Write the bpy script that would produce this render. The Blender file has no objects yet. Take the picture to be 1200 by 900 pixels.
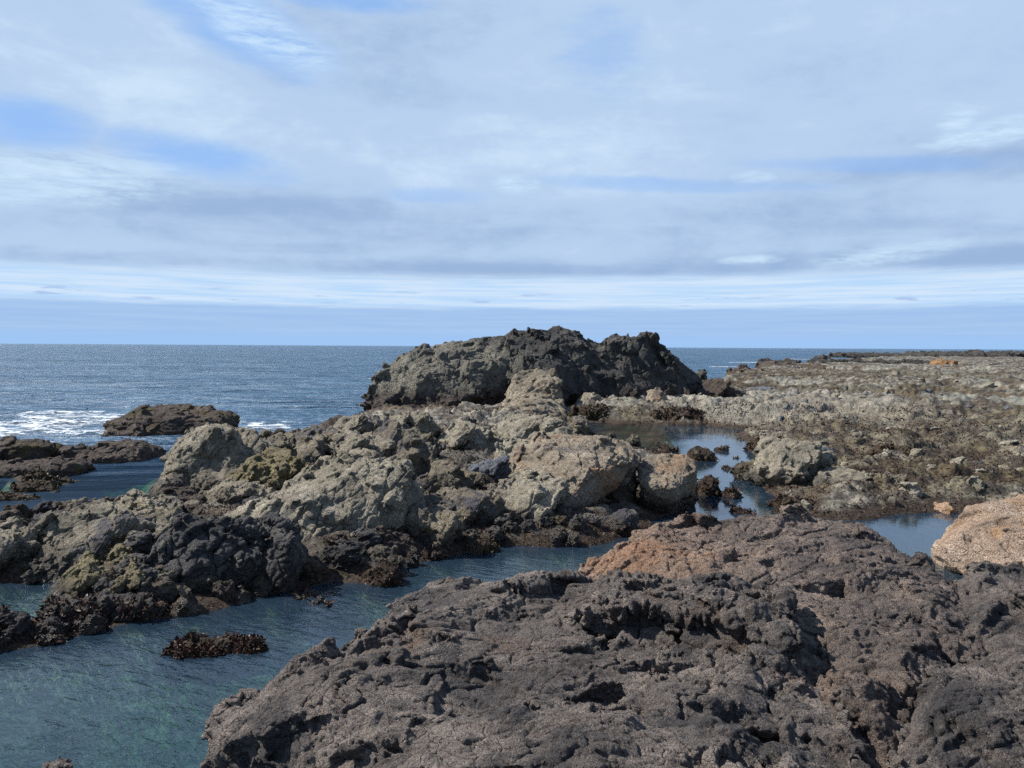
import bpy, bmesh, math, random, time
import numpy as np
T0 = time.time()
f32 = np.float32
sc = bpy.context.scene
col = sc.collection

# ------------------------------------------------------------------ camera
FPX = 907.0
CAM = np.array([0.0, 0.0, 4.0])
PITCH = math.atan(44.0 / FPX)
ROLL = math.atan(7.0 / 1200.0)
cp, sp = math.cos(PITCH), math.sin(PITCH)
RIGHT0 = np.array([1.0, 0, 0]); FWD = np.array([0, cp, -sp]); UP0 = np.array([0, sp, cp])
cr, sr = math.cos(ROLL), math.sin(ROLL)
RIGHT = RIGHT0 * cr + UP0 * sr
UP = -RIGHT0 * sr + UP0 * cr

def ray(px, py):
    return FWD * FPX + RIGHT * (px - 600.0) - UP * (py - 450.0)

def G(px, py, z=0.0):                       # photo pixel -> point on the level z
    r = ray(px, py); t = (z - CAM[2]) / r[2]
    return CAM + r * t

def D(px, py, Y):                           # photo pixel -> point at distance Y
    r = ray(px, py); return CAM + r * (Y / r[1])

from mathutils import Matrix
cam_d = bpy.data.cameras.new('camera'); cam = bpy.data.objects.new('camera', cam_d); col.objects.link(cam)
M = Matrix(((RIGHT[0], UP[0], -FWD[0], CAM[0]), (RIGHT[1], UP[1], -FWD[1], CAM[1]), (RIGHT[2], UP[2], -FWD[2], CAM[2]), (0, 0, 0, 1)))
cam.matrix_world = M
cam_d.sensor_width = 36.0; cam_d.lens = FPX / 1200.0 * 36.0
cam_d.clip_start = 0.05; cam_d.clip_end = 60000.0
sc.camera = cam

# ------------------------------------------------------------------ noise
def _hash(x, y, z, s):
    n = x * np.uint32(374761393) + y * np.uint32(668265263) + z * np.uint32(2246822519) + np.uint32((s * 3266489917) & 0xffffffff)
    n = (n ^ (n >> np.uint32(13))) * np.uint32(1274126177)
    n = (n ^ (n >> np.uint32(15))) * np.uint32(2654435761)
    return n ^ (n >> np.uint32(16))

_g = np.random.RandomState(5).normal(size=(256, 3)); _g /= np.linalg.norm(_g, axis=1)[:, None]
_g = _g.astype(f32); GX, GY, GZ = _g[:, 0].copy(), _g[:, 1].copy(), _g[:, 2].copy()

def _perlin(p, s):
    fl = np.floor(p); i = fl.astype(np.int64).astype(np.uint32); r = (p - fl).astype(f32)
    w = r * r * r * (r * (r * 6 - 15) + 10)
    out = []
    for dx in (0, 1):
        for dy in (0, 1):
            c = []
            for dz in (0, 1):
                h = _hash(i[:, 0] + np.uint32(dx), i[:, 1] + np.uint32(dy), i[:, 2] + np.uint32(dz), s) & np.uint32(255)
                c.append(GX[h] * (r[:, 0] - dx) + GY[h] * (r[:, 1] - dy) + GZ[h] * (r[:, 2] - dz))
            out.append(c[0] + (c[1] - c[0]) * w[:, 2])
    a = out[0] + (out[1] - out[0]) * w[:, 1]; b = out[2] + (out[3] - out[2]) * w[:, 1]
    return (a + (b - a) * w[:, 0]) * f32(1.5)

def chunked(fn):
    def g(p, *a, **k):
        n = len(p); C = 32768
        if n <= C: return fn(p, *a, **k)
        r = [fn(p[i:i + C], *a, **k) for i in range(0, n, C)]
        if isinstance(r[0], tuple): return tuple(np.concatenate(q) for q in zip(*r))
        return np.concatenate(r)
    return g

@chunked
def fbm(p, octv=4, s=0, gain=0.5, mode=0):
    p = p.astype(f32); o = np.zeros(len(p), f32); a = 1.0; tot = 0
    for k in range(octv):
        n = _perlin(p, s + k * 17)
        if mode == 1: n = 1 - 2 * np.abs(n)          # ridged
        elif mode == 2: n = 2 * np.abs(n) - 0.6      # billow
        o += a * n; tot += a; a *= gain; p = p * f32(2.03) + f32(7.7)
    return o / tot

@chunked
def worley(p, s=0):
    p = p.astype(f32); fl = np.floor(p); i = fl.astype(np.int64).astype(np.uint32); r = p - fl
    n = len(p); f1 = np.full(n, 9, f32); f2 = np.full(n, 9, f32); hid = np.zeros(n, np.uint32)
    for dx in (-1, 0, 1):
        for dy in (-1, 0, 1):
            for dz in (-1, 0, 1):
                h = _hash(i[:, 0] + np.uint32(dx & 0xffffffff), i[:, 1] + np.uint32(dy & 0xffffffff), i[:, 2] + np.uint32(dz & 0xffffffff), s)
                jx = (h & np.uint32(1023)).astype(f32) / 1023; jy = ((h >> np.uint32(10)) & np.uint32(1023)).astype(f32) / 1023
                jz = ((h >> np.uint32(20)) & np.uint32(1023)).astype(f32) / 1023
                d = (dx + jx - r[:, 0]) ** 2 + (dy + jy - r[:, 1]) ** 2 + (dz + jz - r[:, 2]) ** 2
                nr = d < f1
                f2 = np.where(nr, f1, np.minimum(f2, d)); hid = np.where(nr, h, hid)
                f1 = np.minimum(f1, d)
    return np.sqrt(f1), np.sqrt(f2), (hid % np.uint32(977)).astype(f32) / 977, hid

@chunked
def facets(p, s=0):
    """random tilted plane per Voronoi cell: broken, angular faces"""
    p = p.astype(f32); fl = np.floor(p); i = fl.astype(np.int64).astype(np.uint32); r = p - fl
    n = len(p); f1 = np.full(n, 9, f32); f2 = np.full(n, 9, f32); out = np.zeros(n, f32)
    for dx in (-1, 0, 1):
        for dy in (-1, 0, 1):
            for dz in (-1, 0, 1):
                h = _hash(i[:, 0] + np.uint32(dx & 0xffffffff), i[:, 1] + np.uint32(dy & 0xffffffff), i[:, 2] + np.uint32(dz & 0xffffffff), s)
                vx = dx + (h & np.uint32(1023)).astype(f32) / 1023 - r[:, 0]; vy = dy + ((h >> np.uint32(10)) & np.uint32(1023)).astype(f32) / 1023 - r[:, 1]
                vz = dz + ((h >> np.uint32(20)) & np.uint32(1023)).astype(f32) / 1023 - r[:, 2]
                d = vx * vx + vy * vy + vz * vz; g = h & np.uint32(255)
                out = np.where(d < f1, GX[g] * vx + GY[g] * vy + GZ[g] * vz + GZ[(g * np.uint32(7)) & np.uint32(255)] * f32(0.35), out)
                f2 = np.where(d < f1, f1, np.minimum(f2, d)); f1 = np.minimum(f1, d)
    return out * sstep(0.0, 0.22, np.sqrt(f2) - np.sqrt(f1))

def sstep(a, b, x):
    t = np.clip((x - a) / (b - a), 0, 1); return t * t * (3 - 2 * t)

def P3(x, y, z=0.0):
    return np.stack([np.asarray(x), np.asarray(y), np.zeros_like(np.asarray(x)) + z], 1)

# ------------------------------------------------------------------ mesh helpers
def mesh_from(name, V, F, smooth=True):
    me = bpy.data.meshes.new(name); V = np.ascontiguousarray(V, f32); F = np.ascontiguousarray(F, np.int32)
    k = F.shape[1]
    me.vertices.add(len(V)); me.vertices.foreach_set('co', V.ravel())
    me.loops.add(F.size); me.loops.foreach_set('vertex_index', F.ravel())
    me.polygons.add(len(F)); me.polygons.foreach_set('loop_start', np.arange(0, F.size, k, dtype=np.int32))
    try: me.polygons.foreach_set('loop_total', np.full(len(F), k, np.int32))
    except Exception: pass
    me.update(calc_edges=True)
    if smooth: me.polygons.foreach_set('use_smooth', np.ones(len(F), bool))
    return me

def normals(V, F):
    a = V[F[:, 2]] - V[F[:, 0]]; b = V[F[:, 3 if F.shape[1] == 4 else 1]] - V[F[:, 1 if F.shape[1] == 4 else 0]]
    n = np.cross(a, b) if F.shape[1] == 4 else np.cross(V[F[:, 1]] - V[F[:, 0]], V[F[:, 2]] - V[F[:, 0]])
    N = np.zeros_like(V)
    for k in range(F.shape[1]):
        for c in range(3): N[:, c] += np.bincount(F[:, k], n[:, c], len(V))
    return N / np.maximum(np.linalg.norm(N, axis=1)[:, None], 1e-9)

def link(name, me, mat=None, parent=None, loc=(0, 0, 0)):
    o = bpy.data.objects.new(name, me); col.objects.link(o); o.location = loc
    if mat:
        me.materials.clear(); me.materials.append(mat)
    if parent: o.parent = parent
    return o

def tag(o, label=None, cat=None, group=None, kind=None):
    if label: o['label'] = label
    if cat: o['category'] = cat
    if group: o['group'] = group
    if kind: o['kind'] = kind
    return o

def voxel_remesh(V, polys, voxel, smooth=2):
    me = bpy.data.meshes.new('tmp'); me.from_pydata([tuple(v) for v in V], [], polys) if isinstance(polys, list) else None
    if not isinstance(polys, list): me = mesh_from('tmp', V, polys, False)
    o = bpy.data.objects.new('tmp', me); col.objects.link(o)
    m = o.modifiers.new('r', 'REMESH'); m.mode = 'VOXEL'; m.voxel_size = voxel; m.adaptivity = 0
    if smooth:
        s = o.modifiers.new('s', 'SMOOTH'); s.factor = 0.5; s.iterations = smooth
    dg = bpy.context.evaluated_depsgraph_get(); dg.update()
    e = o.evaluated_get(dg); em = e.to_mesh()
    nv, nf = len(em.vertices), len(em.polygons)
    W = np.empty(nv * 3, f32); em.vertices.foreach_get('co', W)
    L = np.empty(len(em.loops), np.int32); em.loops.foreach_get('vertex_index', L)
    assert len(L) == nf * 4, 'not quads'
    e.to_mesh_clear(); bpy.data.objects.remove(o); bpy.data.meshes.remove(me)
    return W.reshape(-1, 3), L.reshape(-1, 4)

def cull(V, F, keep):
    F = F[keep[F].any(1)]; u, inv = np.unique(F, return_inverse=True)
    return V[u], inv.reshape(F.shape)

def main_piece(V, F):
    """drop loose crumbs that the remeshing split off"""
    a = F.ravel(); b = np.roll(F, -1, 1).ravel(); l = np.arange(len(V))
    for _ in range(60):
        m = np.minimum(l[a], l[b]); o = l.copy(); np.minimum.at(l, a, m); np.minimum.at(l, b, m); l = l[l]
        if (l == o).all(): break
    n = np.bincount(l, minlength=len(V)); keep = n[l] > 0.02 * len(V)
    return cull(V, F, keep)

def hull(points):
    bm = bmesh.new()
    for p in points: bm.verts.new(p)
    r = bmesh.ops.convex_hull(bm, input=bm.verts)
    bmesh.ops.delete(bm, geom=[v for v in bm.verts if not v.link_faces], context='VERTS')
    bm.verts.ensure_lookup_table(); bm.verts.index_update()
    V = [tuple(v.co) for v in bm.verts]; Fs = [[v.index for v in f.verts] for f in bm.faces]
    bm.free(); return V, Fs

def join(hs):
    V = []; Fs = []
    for v, f in hs:
        o = len(V); V += v; Fs += [[i + o for i in q] for q in f]
    return np.array(V), Fs

def dome(c, w, d, h, rng, n=22, box=0.75, yaw=0.0, lean=(0, 0), jit=0.2):
    """facetted dome: base at c, footprint w x d, height h"""
    pts = []
    cy, sy = math.cos(yaw), math.sin(yaw)
    for k in range(n):
        u = rng.normal(size=3); u /= np.linalg.norm(u); u[2] = abs(u[2]) if k % 4 else -abs(u[2]) * 0.2
        u = np.sign(u) * np.abs(u) ** box
        m = max(np.linalg.norm(u) ** 0.5, 1e-3); u = u / m
        s = 1 - jit * rng.rand()
        x, y, z = u[0] * w / 2 * s, u[1] * d / 2 * s, u[2] * h * (1 - jit * 0.6 * rng.rand())
        x, y = x * cy - y * sy, x * sy + y * cy
        pts.append((c[0] + x + lean[0] * z, c[1] + y + lean[1] * z, c[2] + z))
    pts = np.array(pts)
    top = pts[:, 2].max(); pts[:, 2] = c[2] + (pts[:, 2] - c[2]) * np.where(pts[:, 2] > c[2], h / max(top - c[2], 1e-3), 1)
    return hull(pts)

# orthonormal frame of the rock foliation (steep beds striking away to the right)
def frame(n):
    n = np.array(n, float); n /= np.linalg.norm(n)
    a = np.cross(n, [0.2, 0.1, 1.0]); a /= np.linalg.norm(a); return np.stack([a, np.cross(n, a), n])
BED = frame((-0.62, -0.45, 0.64))

def planar(V, N, q, seed, rg, joff, jn):
    """distance along the normal to one flat plane per Voronoi cell: joint blocks with flat faces and sharp edges"""
    f1, f2, idv, h = worley(q, seed)
    u, inv = np.unique(h, return_inverse=True); inv = inv.ravel(); m = len(u); cnt = np.maximum(np.bincount(inv, minlength=m), 1)
    C = np.stack([np.bincount(inv, V[:, k], m) / cnt for k in range(3)], 1); A = np.stack([np.bincount(inv, N[:, k], m) / cnt for k in range(3)], 1)
    A = A / np.maximum(np.linalg.norm(A, axis=1)[:, None], .05) + rg.normal(size=(m, 3)) * jn; A /= np.linalg.norm(A, axis=1)[:, None]
    C = C + A * (rg.normal(size=m) * joff)[:, None]; An = A[inv]
    d = ((C[inv] - V) * An).sum(1) / np.maximum((N * An).sum(1), .4)
    return d.astype(f32), f2 - f1, idv

def sculpt(V, F, seed=0, size=1.0, lump=0.06, crack=0.05, cell=0.05, cs=(1.0, 0.55, 0.28), ridge=0.03, rs=0.35, fine=0.012, fs=0.10, bub=0.0, bs=0.09, bed=None, mask=None, oct=5, fac=0.60, fac2=0.50, s1k=0.45, s2k=0.13, fk=0.6, voxel=0.02, fis=1.0):
    """displace a rock surface along its normals: warp, joints between beds, ridges, knobs and grain (metres)"""
    bed = BED if bed is None else bed
    bt = bed.T.astype(f32); rg = np.random.RandomState(seed + 5)
    V = V.astype(f32); N = normals(V, F); off = f32(seed * 13.7)
    p = V + off
    wx = fbm(p * (0.9 / size), 3, seed + 1); wy = fbm(p * (0.9 / size) + 31, 3, seed + 2)
    V = V + N * (lump * wx * 1.4)[:, None]
    # large joint blocks
    q = (V + off) @ bt + 0.10 * size * np.stack([wx, wy, 0.5 * wx - 0.4 * wy], 1)
    N = normals(V, F); d, e, idc = planar(V, N, q / (np.array(cs, f32) * size * 1.15), seed + 3, rg, cell * 0.45, 0.12)
    jag = fbm((V + off) * (2.2 / size), 3, seed + 4)
    d = np.clip(d, -0.16 * size, 0.16 * size) * fk - crack * (1 - sstep(0.0, 0.10, e)) * sstep(-0.15, 0.35, jag)
    V = V + N * d[:, None]
    # broken facets at two sizes
    for lv, (sz, kk) in enumerate(((max(s1k * size * 0.75, fs * 2.4), fac * 1.3), (max(s2k * size * 1.1, fs * 1.0), fac2 * 1.1))):
        N = normals(V, F); p = V + off
        wv = 0.22 * np.stack([fbm(p / (sz * 1.2), 2, seed + 21 + lv), fbm(p / (sz * 1.2), 2, seed + 31 + lv), fbm(p / (sz * 1.2), 2, seed + 41 + lv)], 1)
        d, e, idc = planar(V, N, (p @ bt) / (sz * np.array([1.4, 1.0, .6], f32)) + wv, seed + 51 + lv, rg, sz * 0.035, 0.17)
        V = V + N * (np.clip(d, -0.3 * sz, 0.3 * sz) * min(kk, 1.0))[:, None]
    V, F = voxel_remesh(V, F, voxel, 1); V, F = main_piece(V, F)
    V = V.astype(f32); N = normals(V, F); p = V + off
    q = p @ bt
    d = 0.6 * ridge * fbm(q / (rs * np.array([1.5, 0.9, 0.45], f32)), 4, seed + 5, 0.55, 1)
    d += fine * fbm(p / fs, oct, seed + 6, 0.62, 0) * 1.3
    pit = fbm(p / (fs * 1.7), 3, seed + 9, 0.5)
    d -= fine * 1.2 * sstep(0.22, 0.6, pit)
    if fis:
        q = q + 0.09 * size * np.stack([fbm(p * (1.6 / size), 3, seed + 61), fbm(p * (1.6 / size), 3, seed + 62), fbm(p * (1.6 / size), 3, seed + 63)], 1)
        on = fbm(p * (1.1 / size), 2, seed + 66)
        for lv, (sf, dp) in enumerate(((0.5 * size, 0.050 * size), (0.2 * size, 0.022 * size))):
            sv = sf * np.array([1.7, 1.3, .45], f32); g1, g2, gi, _ = worley(q / sv, seed + 64 + lv)
            wd = np.maximum(1.3 * voxel / (sf * .6), .05) * (0.8 + 1.2 * np.maximum(on, 0))
            d -= fis * max(dp, voxel * .9) * (1 - sstep(0.0, 1.0, (g2 - g1) / wd)) * sstep(-.2, .15, on if lv == 0 else -on)
    if bub:
        g1, g2, gi, _ = worley(p / bs + 0.3 * fbm(p * (2 / bs) * 0.25, 2, seed + 8)[:, None], seed + 7)
        d += 0.6 * bub * (1 - np.minimum(g1, 1) ** 2) * (0.5 + gi)
    return V + N * d[:, None], F

# ------------------------------------------------------------------ materials
class NT:
    def __init__(s, nt): s.nt = nt
    def n(s, t, ins=None, **props):
        o = s.nt.nodes.new(t)
        for k, v in props.items(): setattr(o, k, v)
        for k, v in (ins or {}).items():
            if isinstance(v, bpy.types.NodeSocket): s.nt.links.new(v, o.inputs[k])
            else: o.inputs[k].default_value = v
        return o
    def math(s, op, a, b=0.0, c=None, clamp=False):
        d = {0: a, 1: b}
        if c is not None: d[2] = c
        return s.n('ShaderNodeMath', d, operation=op, use_clamp=clamp).outputs[0]
    def mapr(s, v, a, b, c=0.0, d=1.0, smooth=True):
        return s.n('ShaderNodeMapRange', {0: v, 1: a, 2: b, 3: c, 4: d}, interpolation_type='SMOOTHSTEP' if smooth else 'LINEAR').outputs[0]
    def mix(s, f, a, b, mode='MIX'):
        fix = lambda v: v if isinstance(v, bpy.types.NodeSocket) else (*v, 1.0) if len(v) == 3 else v
        o = s.n('ShaderNodeMix', None, data_type='RGBA', blend_type=mode)
        for k, v in ((0, f), (6, fix(a)), (7, fix(b))):
            if isinstance(v, bpy.types.NodeSocket): s.nt.links.new(v, o.inputs[k])
            else: o.inputs[k].default_value = v
        return o.outputs[2]
    def noise(s, vec, scale, detail=4, rough=0.55, dist=0.0):
        return s.n('ShaderNodeTexNoise', {'Vector': vec, 'Scale': scale, 'Detail': detail, 'Roughness': rough, 'Distortion': dist}).outputs[0]
    def vscale(s, vec, sc_):
        return s.n('ShaderNodeVectorMath', {0: vec, 1: sc_}, operation='MULTIPLY').outputs[0]
    def vadd(s, vec, b):
        return s.n('ShaderNodeVectorMath', {0: vec, 1: b}, operation='ADD').outputs[0]

def new_mat(name):
    m = bpy.data.materials.new(name); m.use_nodes = True; m.node_tree.nodes.clear(); return m, NT(m.node_tree)

def rock_mat(name, dark, mid, light, s=1.0, patches=(), tide=None, grain=1.0, bump=1.0, seed=0.0, contrast=1.0, rough=0.88, second=None):
    """patches: (colour, scale, low, high, amount, up) noise patches of growth; tide: (z0, z1, colour)"""
    m, t = new_mat(name)
    geo = t.n('ShaderNodeNewGeometry'); pos = t.vadd(geo.outputs['Position'], (seed, seed * 1.7, seed * 0.3))
    sepn = t.n('ShaderNodeSeparateXYZ', {0: geo.outputs['Normal']}).outputs[2]
    sepz = t.n('ShaderNodeSeparateXYZ', {0: geo.outputs['Position']}).outputs[2]
    n1 = t.noise(pos, 0.9 * s, 9, 0.62, 0.4)
    n2 = t.noise(t.vscale(pos, (1, 1, 1.6)), 5.5 * s, 8, 0.7, 0.2)
    v = t.math('ADD', t.math('MULTIPLY', n1, 0.55), t.math('MULTIPLY', n2, 0.45))
    c = t.mix(t.mapr(v, 0.5 - 0.13 / contrast, 0.5), dark, mid)
    c = t.mix(t.mapr(v, 0.5, 0.5 + 0.13 / contrast), c, light)
    if second:      # another kind of stone on the part of the rock at low x and low z
        sxp = t.n('ShaderNodeSeparateXYZ', {0: geo.outputs['Position']}).outputs; wob = t.math('SUBTRACT', t.noise(pos, 0.35 if s < 1 else 0.9, 6, .6), .5)
        c2 = t.mix(t.mapr(v, 0.36, 0.5), second[0], second[1]); c2 = t.mix(t.mapr(v, 0.5, 0.64), c2, second[2])
        fx = t.mapr(t.math('ADD', sxp[0], t.math('MULTIPLY', wob, 7.0 if s < 1 else 3.6)), second[4], second[3]); fz = t.mapr(t.math('ADD', sxp[2], t.math('MULTIPLY', wob, 4.0)), second[6], second[5])
        c = t.mix(t.math('MULTIPLY', fx, fz), c, c2)
    for k, (pc, psc, lo, hi, amt, up) in enumerate(patches):
        pn = t.noise(t.vadd(pos, (k * 9.1 + 3, k * 4.7, k * 2.3)), psc, 7, 0.65, 0.5)
        f = t.math('MULTIPLY', t.mapr(pn, lo, hi), amt)
        if up: f = t.math('MULTIPLY', f, t.mapr(sepn, up - 0.25, up + 0.25))
        c = t.mix(f, c, pc)
    # grain: pale barnacle flecks and dark pits that belong to the stone
    g1 = t.noise(pos, 55 * s * grain, 3, 0.7)
    c = t.mix(1.0, c, t.n('ShaderNodeCombineColor', {0: t.mapr(g1, 0.32, 0.68, 0.35, 1.75, False), 1: t.mapr(g1, 0.32, 0.68, 0.35, 1.73, False), 2: t.mapr(g1, 0.32, 0.68, 0.37, 1.7, False)}).outputs[0], 'MULTIPLY')
    vo = t.n('ShaderNodeTexVoronoi', {'Vector': pos, 'Scale': 38 * s * grain, 'Randomness': 1.0}).outputs
    fl = t.math('MULTIPLY', t.mapr(vo[0], 0.30, 0.16), t.mapr(t.noise(pos, 2.3 * s, 3), 0.5, 0.66))
    c = t.mix(t.math('MULTIPLY', fl, 0.5), c, tuple(min(1, x * 2.6 + 0.06) for x in light))
    r = rough
    if tide:
        zz = t.math('ADD', sepz, t.math('MULTIPLY', t.math('SUBTRACT', t.noise(pos, 2.2, 5, 0.6), 0.5), 0.7))
        f = t.mapr(zz, tide[1], tide[0])
        tc = t.mix(t.mapr(n2, 0.4, 0.6), tuple(x * 0.5 for x in tide[2]), tuple(x * 1.9 for x in tide[2]))
        tc = t.mix(t.math('MULTIPLY', t.mapr(g1, .55, .66), .7), tc, (0.13, 0.115, 0.10)); tc = t.mix(t.mapr(g1, .46, .36), tc, (0.010, 0.009, 0.010))
        c = t.mix(t.math('MULTIPLY', f, 0.88), c, tc)
        wet = t.mapr(zz, 0.30, 0.08)
        r = t.mapr(wet, 0, 1, rough, 0.24)
    b1 = t.noise(pos, 26 * s * grain, 9, 0.72, 0.3); b2 = t.n('ShaderNodeTexVoronoi', {'Vector': pos, 'Scale': 45 * s * grain}).outputs[0]
    wp = t.vadd(t.vscale(t.n('ShaderNodeVectorRotate', {'Vector': pos, 'Axis': (0.6, -0.7, 0.3), 'Angle': 0.9}, rotation_type='AXIS_ANGLE').outputs[0], (0.6, 0.8, 1.9)), t.vscale(t.n('ShaderNodeTexNoise', {'Vector': pos, 'Scale': 3.0 * s, 'Detail': 3}).outputs[1], (.16 / s, .16 / s, .16 / s)))
    fe = t.n('ShaderNodeTexVoronoi', {'Vector': wp, 'Scale': 3.2 * s}, feature='DISTANCE_TO_EDGE').outputs[0]
    fi = t.math('MULTIPLY', t.mapr(fe, 0.035, 0.0), t.mapr(n1, .42, .58))
    h = t.math('SUBTRACT', t.math('ADD', t.math('MULTIPLY', b1, 1.0), t.math('MULTIPLY', b2, -0.25)), t.math('MULTIPLY', fi, 0.55))
    bp = t.n('ShaderNodeBump', {'Strength': min(1.0, 0.9 * bump), 'Distance': 0.08 / (s * grain), 'Height': h})
    p = t.n('ShaderNodeBsdfPrincipled', {'Base Color': c, 'Roughness': r, 'Specular IOR Level': 0.25, 'Normal': bp.outputs[0]})
    o = t.n('ShaderNodeOutputMaterial', {'Surface': p.outputs[0]})
    return m

TIDE = (0.15, 0.62, (0.030, 0.025, 0.022))
MUSSEL = (0.055, 0.056, 0.075)
M = {}
M['pale'] = rock_mat('pale_olive_rock', (0.072, 0.067, 0.052), (0.208, 0.186, 0.142), (0.335, 0.304, 0.236), patches=[((0.075, 0.070, 0.060), 1.3, 0.54, 0.62, 0.65, 0), (MUSSEL, 0.9, 0.56, 0.64, 0.8, 0.45), ((0.17, 0.13, 0.05), 0.6, 0.58, 0.68, 0.6, 0)], tide=TIDE)
M['pale_clean'] = rock_mat('pale_grey_rock', (0.088, 0.081, 0.064), (0.236, 0.212, 0.164), (0.372, 0.338, 0.268), patches=[((0.085, 0.078, 0.066), 1.4, 0.55, 0.63, 0.6, 0), ((0.10, 0.10, 0.085), 0.8, 0.55, 0.65, 0.6, 0)], tide=TIDE, seed=4)
M['grey'] = rock_mat('grey_brown_rock', (0.06, 0.052, 0.040), (0.15, 0.13, 0.095), (0.25, 0.22, 0.16), patches=[(MUSSEL, 0.8, 0.5, 0.6, 0.8, 0.3), ((0.075, 0.075, 0.03), 0.7, 0.57, 0.66, 0.6, 0.3)], tide=TIDE, seed=8)
M['mussel'] = rock_mat('mussel_crusted_rock', (0.024, 0.024, 0.025), (0.068, 0.066, 0.068), (0.16, 0.148, 0.125), patches=[((0.17, 0.155, 0.11), 0.7, 0.6, 0.68, 0.7, 0)], tide=TIDE, grain=0.8, seed=12)
M['lichen'] = rock_mat('yellow_tinged_rock', (0.06, 0.048, 0.028), (0.15, 0.13, 0.075), (0.24, 0.20, 0.12), patches=[((0.05, 0.035, 0.028), 0.9, 0.53, 0.62, 0.8, 0), ((0.20, 0.15, 0.035), 0.8, 0.56, 0.66, 0.7, 0)], tide=TIDE, seed=15)
M['blue'] = rock_mat('bluish_rock', (0.045, 0.05, 0.062), (0.11, 0.12, 0.14), (0.17, 0.18, 0.20), tide=TIDE, seed=18)
M['block'] = rock_mat('ochre_block_rock', (0.10, 0.083, 0.064), (0.245, 0.205, 0.155), (0.36, 0.31, 0.24), patches=[((0.26, 0.14, 0.07), 0.55, 0.52, 0.64, 0.7, 0), ((0.09, 0.085, 0.085), 0.7, 0.55, 0.65, 0.7, 0.3)], tide=TIDE, seed=21)
M['weedy'] = rock_mat('weedy_rock', (0.016, 0.011, 0.008), (0.045, 0.032, 0.022), (0.11, 0.085, 0.055), patches=[((0.20, 0.18, 0.13), 1.6, 0.6, 0.68, 0.6, 0)], seed=25, grain=0.7)
M['ledge'] = rock_mat('dark_ledge_rock', (0.025, 0.02, 0.017), (0.07, 0.055, 0.047), (0.13, 0.105, 0.085), patches=[((0.075, 0.065, 0.02), 0.6, 0.54, 0.62, 0.7, 0)], s=0.6, seed=27)
M['outcrop'] = rock_mat('black_outcrop_rock', (0.026, 0.026, 0.026), (0.062, 0.060, 0.056), (0.125, 0.118, 0.10), s=0.35, tide=(0.9, 1.7, (0.045, 0.034, 0.03)), grain=0.9, seed=30,
                        second=((0.060, 0.056, 0.047), (0.150, 0.141, 0.115), (0.235, 0.222, 0.18), -1.2, 1.0, 3.6, 4.9))
M['talus'] = rock_mat('tan_footed_rock', (0.055, 0.052, 0.047), (0.125, 0.117, 0.10), (0.21, 0.195, 0.16), s=.5, tide=TIDE, seed=57, second=((0.11, 0.09, 0.066), (0.25, 0.212, 0.158), (0.36, 0.31, 0.235), 90, 91, 1.7, 3.1))
M['fg'] = rock_mat('dark_volcanic_rock', (0.050, 0.044, 0.041), (0.125, 0.108, 0.098), (0.225, 0.19, 0.166), s=1.5, patches=[((0.12, 0.075, 0.05), 0.9, 0.57, 0.68, 0.55, 0), ((0.042, 0.041, 0.044), 1.1, 0.54, 0.62, 0.7, 0), ((0.16, 0.125, 0.085), 2.6, 0.62, 0.72, 0.6, 0)], grain=1.2, bump=1.2, seed=36, contrast=1.2)
M['fgred'] = rock_mat('reddish_volcanic_rock', (0.045, 0.039, 0.037), (0.122, 0.101, 0.090), (0.215, 0.172, 0.145), s=1.5, second=((0.095, 0.068, 0.053), (0.215, 0.152, 0.115), (0.33, 0.25, 0.195), 1.2, 3.3, 50, 51), patches=[((0.30, 0.15, 0.075), 0.55, 0.54, 0.68, 0.55, 0), ((0.055, 0.050, 0.052), 0.9, 0.53, 0.63, 0.7, 0)], grain=1.2, bump=1.2, seed=40, contrast=1.2)
M['orange'] = rock_mat('orange_sandstone_rock', (0.12, 0.088, 0.066), (0.30, 0.222, 0.165), (0.44, 0.345, 0.265), s=1.0, patches=[((0.36, 0.20, 0.095), 0.5, 0.5, 0.62, 0.6, 0), ((0.40, 0.33, 0.25), 0.7, 0.58, 0.68, 0.6, 0)], seed=44, grain=0.9)
M['cobble'] = rock_mat('pale_cobble_rock', (0.14, 0.125, 0.10), (0.26, 0.24, 0.19), (0.36, 0.335, 0.275), seed=48)
M['far'] = rock_mat('far_dark_rock', (0.02, 0.02, 0.021), (0.05, 0.048, 0.045), (0.10, 0.095, 0.085), s=0.12, seed=52)
M['farorange'] = rock_mat('far_orange_rock', (0.10, 0.06, 0.03), (0.26, 0.15, 0.07), (0.34, 0.22, 0.12), s=0.12, seed=55)

def weed_mat(name, a, b, c):
    m, t = new_mat(name)
    geo = t.n('ShaderNodeNewGeometry'); r = geo.outputs['Random Per Island']
    n = t.noise(geo.outputs['Position'], 1.3, 4)
    cc = t.mix(t.mapr(r, 0.0, 0.75), a, b); cc = t.mix(t.math('MULTIPLY', t.mapr(r, 0.75, 1.0), t.mapr(n, 0.35, 0.65)), cc, c)
    p = t.n('ShaderNodeBsdfPrincipled', {'Base Color': cc, 'Roughness': 0.5, 'Specular IOR Level': 0.2})
    t.n('ShaderNodeOutputMaterial', {'Surface': p.outputs[0]}); return m
M['weed'] = weed_mat('brown_seaweed', (0.018, 0.010, 0.008), (0.062, 0.031, 0.022), (0.10, 0.066, 0.038))
M['weed_olive'] = weed_mat('olive_seaweed', (0.018, 0.013, 0.006), (0.055, 0.042, 0.018), (0.12, 0.11, 0.04))

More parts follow.
